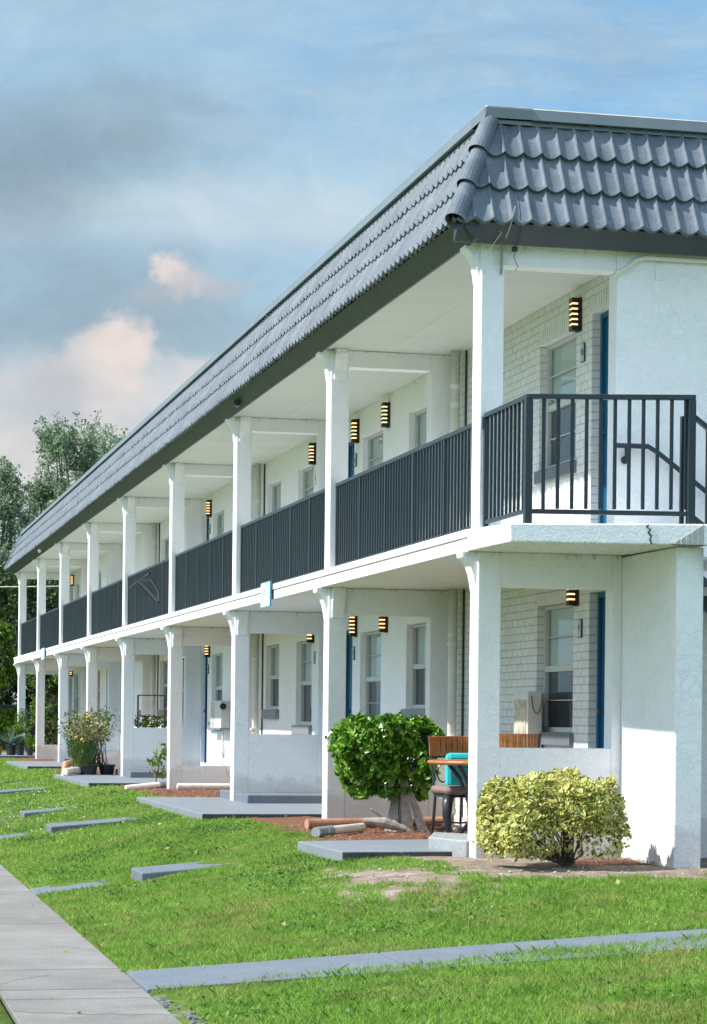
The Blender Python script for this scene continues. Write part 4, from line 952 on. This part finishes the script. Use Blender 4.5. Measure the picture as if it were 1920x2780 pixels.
# ---------------------------------------------------------------- trees and far things
def tree(base,hgt,crad,nleaf,lsize,mat,label,trunk_r=.22,cz=.62,dens=1.0,name='tree',clusters=46,seed=1,squash=.75,cat='tree'):
    rs=random.Random(seed); rn=np.random.default_rng(seed)
    o=empty(name,base,label,cat,'trees and shrubs beyond the far end of the building')
    bx,by,bz=base; m=MB(); top=Vector((bx,by,bz+hgt*.55)); m.tube([(bx,by,bz-.2),(bx+rs.uniform(-.2,.2),by,bz+hgt*.25),top],[trunk_r,trunk_r*.75,trunk_r*.45],9)
    P=[]
    for i in range(clusters):
        a=rs.uniform(0,6.283); e=rs.uniform(-1,1); rr_=crad*(.25+.75*rs.random()**.6)*math.sqrt(max(0.03,1-(abs(e)*.93)**2))
        c=Vector((bx+math.cos(a)*rr_,by+math.sin(a)*rr_,bz+hgt*cz+e*hgt*(1-cz)))
        st_=Vector((bx,by,bz+hgt*rs.uniform(.3,.55))); mid=(st_+c)/2+Vector((rs.uniform(-.3,.3),rs.uniform(-.3,.3),rs.uniform(-.1,.4)))
        m.tube([st_,mid,c],[trunk_r*.3,trunk_r*.16,.02],5)
        n=int(nleaf/clusters*rs.uniform(.5,1.5)); sr=crad*rs.uniform(.13,.27)*(1.5-dens*.5)
        for q_ in range(4):   # a few upward twigs carry each cluster's leaves
            d_=Vector((rs.gauss(0,.6),rs.gauss(0,.6),1)).normalized()*sr*3.0
            m.tube([c,c+d_*.5,c+d_],[.02,.012,.006],4)
            t_=rn.random(n//4)[:,None]; q=np.array(c)+np.array(d_)*t_+rn.normal(size=(n//4,3))*sr*np.array([.55,.55,squash*.55])*(1.25-t_)
            P.append(q)
    P=np.concatenate(P); P=P[P[:,2]>bz+.05]
    V,F=quads(P,lsize,1.0); npmesh('crown',V,F,mat,o); m.build('trunk','treebark',o); return o
tree((3.1,62,-.3),10.8,1.95,36000,.105,'treeleaf','tall airy oak rising highest behind the far end of the roof',.26,.62,clusters=90,seed=3)
tree((.25,60,-.3),9.3,1.4,19000,.10,'treeleaf','thinner oak at the left edge with sky showing through its crown',.2,.58,clusters=60,seed=4)
tree((5.7,68,-.3),11.7,1.9,26000,.11,'treeleaf','pale green tree top just above the roof line right of the tall oak',.26,.64,clusters=70,seed=5)
tree((-2.6,66,-.3),9.6,2.2,22000,.12,'treeleaf','oak standing just beyond the left edge of the picture',.25,.6,clusters=50,seed=15)
tree((1.6,57,-.3),5.6,2.2,34000,.11,'darkleaf','dark dense tree seen through the farthest upper openings',.2,.55,clusters=50,seed=6)
tree((4.2,56,-.3),5.4,2.3,30000,.11,'darkleaf','dark tree right behind the end of the gallery',.2,.5,clusters=44,seed=7)
tree((-.3,53.5,-.3),3.9,.95,12000,.10,'brightleaf','bright yellow green shrub at the left edge beside the farthest column',.08,.6,clusters=26,seed=8,name='shrub',cat='shrub')
tree((-1.9,57,-.3),4.6,1.8,18000,.13,'darkleaf','dark shrub above the navy fence at the left edge',.12,.5,clusters=36,seed=9,name='shrub',cat='shrub')
tree((1.25,50.0,-.1),2.6,.85,9000,.09,'brightleaf','mid green shrub seen through the farthest ground floor openings',.06,.45,clusters=26,seed=10,name='shrub',cat='shrub')
tree((.75,44.3,.0),1.75,.42,3500,.07,'darkleaf','leafy shrub inside the gallery between the two farthest columns',.03,.5,clusters=16,seed=11,name='shrub',cat='shrub')
f=empty('board_fence',(-5,55,-.3),'dark navy board fence behind the potted plants at the far left','fence')
for i in range(10):
    x=-9+i*1.8; MB().box(x+.045,x+1.755,55.0,55.03,-.3,1.45).build('fence_panel','fence',f); MB().box(x-.045,x+.045,54.98,55.06,-.3,1.52).build('post','fence',f)
o=MB().tube([(-14,50,5.15),(-6,50.5,4.88),(-.3,51,4.95),(6,51.5,5.18),(16,52,5.7)],.016,5).build('overhead_cable','pipe'); tag(o,'thin pale overhead cable crossing behind the farthest columns','cable')
# ---------------------------------------------------------------- camera
yaw,roll=.2248,.0106
cd=bpy.data.cameras.new('camera'); cam=bpy.data.objects.new('camera',cd); COL.objects.link(cam); S.camera=cam
Rt=Vector((math.cos(yaw),-math.sin(yaw),0)); Up=Vector((0,0,1)); Fw=Vector((math.sin(yaw),math.cos(yaw),0))
c_,s_=math.cos(roll),math.sin(roll); r_=Rt*c_+Up*s_; u_=Up*c_-Rt*s_; b_=-Fw
cam.matrix_world=Matrix(((r_.x,u_.x,b_.x,-5.3218),(r_.y,u_.y,b_.y,-18.5708),(r_.z,u_.z,b_.z,1.179),(0,0,0,1)))
cd.sensor_fit='HORIZONTAL'; cd.sensor_width=36; cd.lens=36*6250/1920; cd.shift_x=.00307; cd.shift_y=.2894; cd.clip_end=3000; cd.clip_start=.1
# ---------------------------------------------------------------- light
sd=Vector((-1,.03,1.08)).normalized()
sl_=bpy.data.lights.new('sun','SUN'); sl_.energy=4.2; sl_.angle=R(.9); sl_.color=(1,.965,.915)
so_=bpy.data.objects.new('sun',sl_); COL.objects.link(so_); so_.rotation_euler=sd.to_track_quat('Z','Y').to_euler()
w=bpy.data.worlds.new('World'); S.world=w; w.use_nodes=True; nt=w.node_tree; bg=nt.nodes['Background']
sky=N(nt,'ShaderNodeTexSky'); sky.sky_type='NISHITA'; sky.sun_disc=False; sky.sun_elevation=math.asin(sd.z); sky.sun_rotation=math.atan2(sd.x,sd.y)
sky.air_density=1.0; sky.dust_density=1.5; sky.ozone_density=1.5
tc=N(nt,'ShaderNodeTexCoord'); D=tc.outputs['Generated']
def vdot(v):
    n=N(nt,'ShaderNodeVectorMath',operation='DOT_PRODUCT'); L(nt,D,n.inputs[0]); n.inputs[1].default_value=v; return n.outputs['Value']
def mth(op,a,b=None,c=None):
    n=N(nt,'ShaderNodeMath',operation=op)
    for i,v in enumerate((a,b,c)):
        if v is None: continue
        if hasattr(v,'is_linked'): L(nt,v,n.inputs[i])
        else: n.inputs[i].default_value=v
    return n.outputs[0]
fw=mth('MAXIMUM',vdot(tuple(Fw)),.05); U=mth('DIVIDE',vdot(tuple(Rt)),fw); Vv=mth('DIVIDE',vdot((0,0,1)),fw)
cbv=N(nt,'ShaderNodeCombineXYZ'); L(nt,U,cbv.inputs[0]); L(nt,Vv,cbv.inputs[1]); UV=cbv.outputs[0]
def wn(scale,sx=1,sy=1,det=6,rough=.55,dist=0,off=(0,0,0),rz=0):
    mp=N(nt,'ShaderNodeMapping'); mp.inputs['Scale'].default_value=(sx,sy,1); mp.inputs['Location'].default_value=off; mp.inputs['Rotation'].default_value=(0,0,rz); L(nt,UV,mp.inputs['Vector'])
    return noise_n(nt,mp.outputs['Vector'],scale,det,rough,dist)
def PX(x,y): return ((x-960)/6250,(1946-y)/6250)
edge=wn(26,det=7,rough=.6)
edge2=wn(60,det=6,rough=.6,off=(3,1,0))
def blob(x,y,rx,ry,soft=.5,wob=1.0,n=None):
    u,v=PX(x,y); a=mth('DIVIDE',mth('SUBTRACT',U,u),rx/6250); b=mth('DIVIDE',mth('SUBTRACT',Vv,v),ry/6250)
    d=mth('SQRT',mth('ADD',mth('MULTIPLY',a,a),mth('MULTIPLY',b,b)))
    d=mth('ADD',d,mth('MULTIPLY',mth('SUBTRACT',n or edge,.5),wob*2))
    mr=N(nt,'ShaderNodeMapRange'); mr.interpolation_type='SMOOTHSTEP'; L(nt,d,mr.inputs[0]); mr.inputs[1].default_value=1+soft; mr.inputs[2].default_value=1-soft; mr.inputs[3].default_value=0; mr.inputs[4].default_value=1
    return mr.outputs[0]
col=mixc(nt,1.0,sky.outputs['Color'],(.50,.70,.74),'MULTIPLY')
fine=wn(34,1,2.0,8,.65,.4,(2,1,0),.2)
veil=ramp(nt,wn(7,1.0,3.4,8,.66,.7,(.3,.2,0),.32),[(.36,0),(.66,.8)])
col=mixc(nt,veil,col,(1.2,1.85,2.5))
v2=ramp(nt,wn(12,1.0,5.5,8,.68,.5,(1.3,.7,0),.42),[(.45,0),(.72,.6)])
col=mixc(nt,v2,col,(1.7,2.3,2.8))
left=N(nt,'ShaderNodeMapRange'); left.interpolation_type='SMOOTHSTEP'; L(nt,mth('ADD',U,mth('MULTIPLY',edge,.08)),left.inputs[0]); left.inputs[1].default_value=.13; left.inputs[2].default_value=-.07; left.inputs[3].default_value=0; left.inputs[4].default_value=.6
col=mixc(nt,left.outputs[0],col,(1.45,2.1,2.6))
def C(x,y,rx,ry,soft,wob,amt,c,n=None):
    global col
    a=mth('MULTIPLY',blob(x,y,rx,ry,soft,wob,n),amt); col=mixc(nt,a,col,c)
C(520,590,560,90,.9,1.0,.6,(2.2,2.6,2.85)); C(1080,560,480,200,.9,.9,.35,(1.9,2.5,2.9)); C(900,770,330,80,.9,1.0,.5,(1.15,1.95,2.75)); C(300,690,300,40,.9,1.0,.4,(1.1,1.8,2.5))
bill=wn(17,1,1.25,8,.58,.35,(5,2,0)); big=wn(8,1,1.6,8,.62,.5,(1,4,0),.2)
grey=(.86,1.26,1.62); cl_=(2.45,2.48,2.56)
C(20,420,230,170,.9,1.1,.6,grey,big); C(10,540,220,110,.9,1.1,.45,grey,fine); C(370,320,130,110,1.0,1.3,.45,grey,fine); C(250,400,260,90,1.0,1.3,.35,grey,big); C(560,300,70,30,.9,1.3,.3,grey,fine)
C(60,700,300,70,.9,1.2,.35,(1.2,1.65,2.0),big)
C(180,870,360,150,.8,1.0,.72,(1.0,1.42,1.78),bill); C(500,900,250,130,.9,1.0,.6,(1.15,1.6,1.95),bill)
C(50,1120,230,130,.40,1.1,.8,cl_,bill); C(330,1130,260,150,.36,1.2,.85,cl_,bill); C(300,1010,110,110,.35,1.2,.85,(2.5,2.45,2.5),bill); C(330,930,85,65,.4,1.2,.85,(2.65,2.5,2.5),edge2); C(200,1260,520,110,.5,.6,.9,(2.4,2.45,2.55),bill)
C(560,1040,160,60,.5,.9,.8,(2.25,2.35,2.5),bill); C(150,1030,70,50,.5,1.2,.5,(2.1,2.05,2.15),edge2)
C(110,1080,120,110,.8,1.3,.5,(1.45,1.85,2.2),bill); C(420,1200,140,60,.8,1.3,.35,(1.6,1.9,2.2),edge2)
C(455,738,58,42,.35,1.1,.95,(2.65,2.55,2.55),edge2); C(495,765,55,42,.5,1.2,.7,(2.15,2.1,2.2),edge2); C(590,790,60,28,.7,1.2,.5,(1.9,1.95,2.1),edge2); C(420,800,60,35,.8,1.2,.4,(1.8,1.9,2.1),edge2)
col=mixc(nt,1.0,col,ramp(nt,wn(22,1,1.5,9,.68,.6,(7,3,0),.2),[(.3,(.88,.91,.94)),(.7,(1.08,1.06,1.04))]),'MULTIPLY')
col=mixc(nt,1.0,col,(1.22,1.15,1.10),'MULTIPLY')
# unseen bright cloud deck over the rest of the sky, added to brighten shaded walls
bk=N(nt,'ShaderNodeMapRange'); bk.interpolation_type='SMOOTHSTEP'; L(nt,vdot(tuple(Fw)),bk.inputs[0]); bk.inputs[1].default_value=.80; bk.inputs[2].default_value=.1; bk.inputs[3].default_value=0; bk.inputs[4].default_value=1
dn=noise_n(nt,D,3.0,5,.6); cl=mth('MULTIPLY',bk.outputs[0],ramp(nt,dn,[(.3,.35),(.6,.95)]))
col=mixc(nt,cl,col,(3.9,5.1,6.7))
L(nt,col,bg.inputs['Color']); bg.inputs['Strength'].default_value=.14
S.view_settings.view_transform='Standard'; S.view_settings.look='None'; S.view_settings.exposure=.84; S.view_settings.gamma=1
S.cycles.max_bounces=8; S.cycles.transparent_max_bounces=8
try: S.cycles.use_denoising=True
except Exception: pass
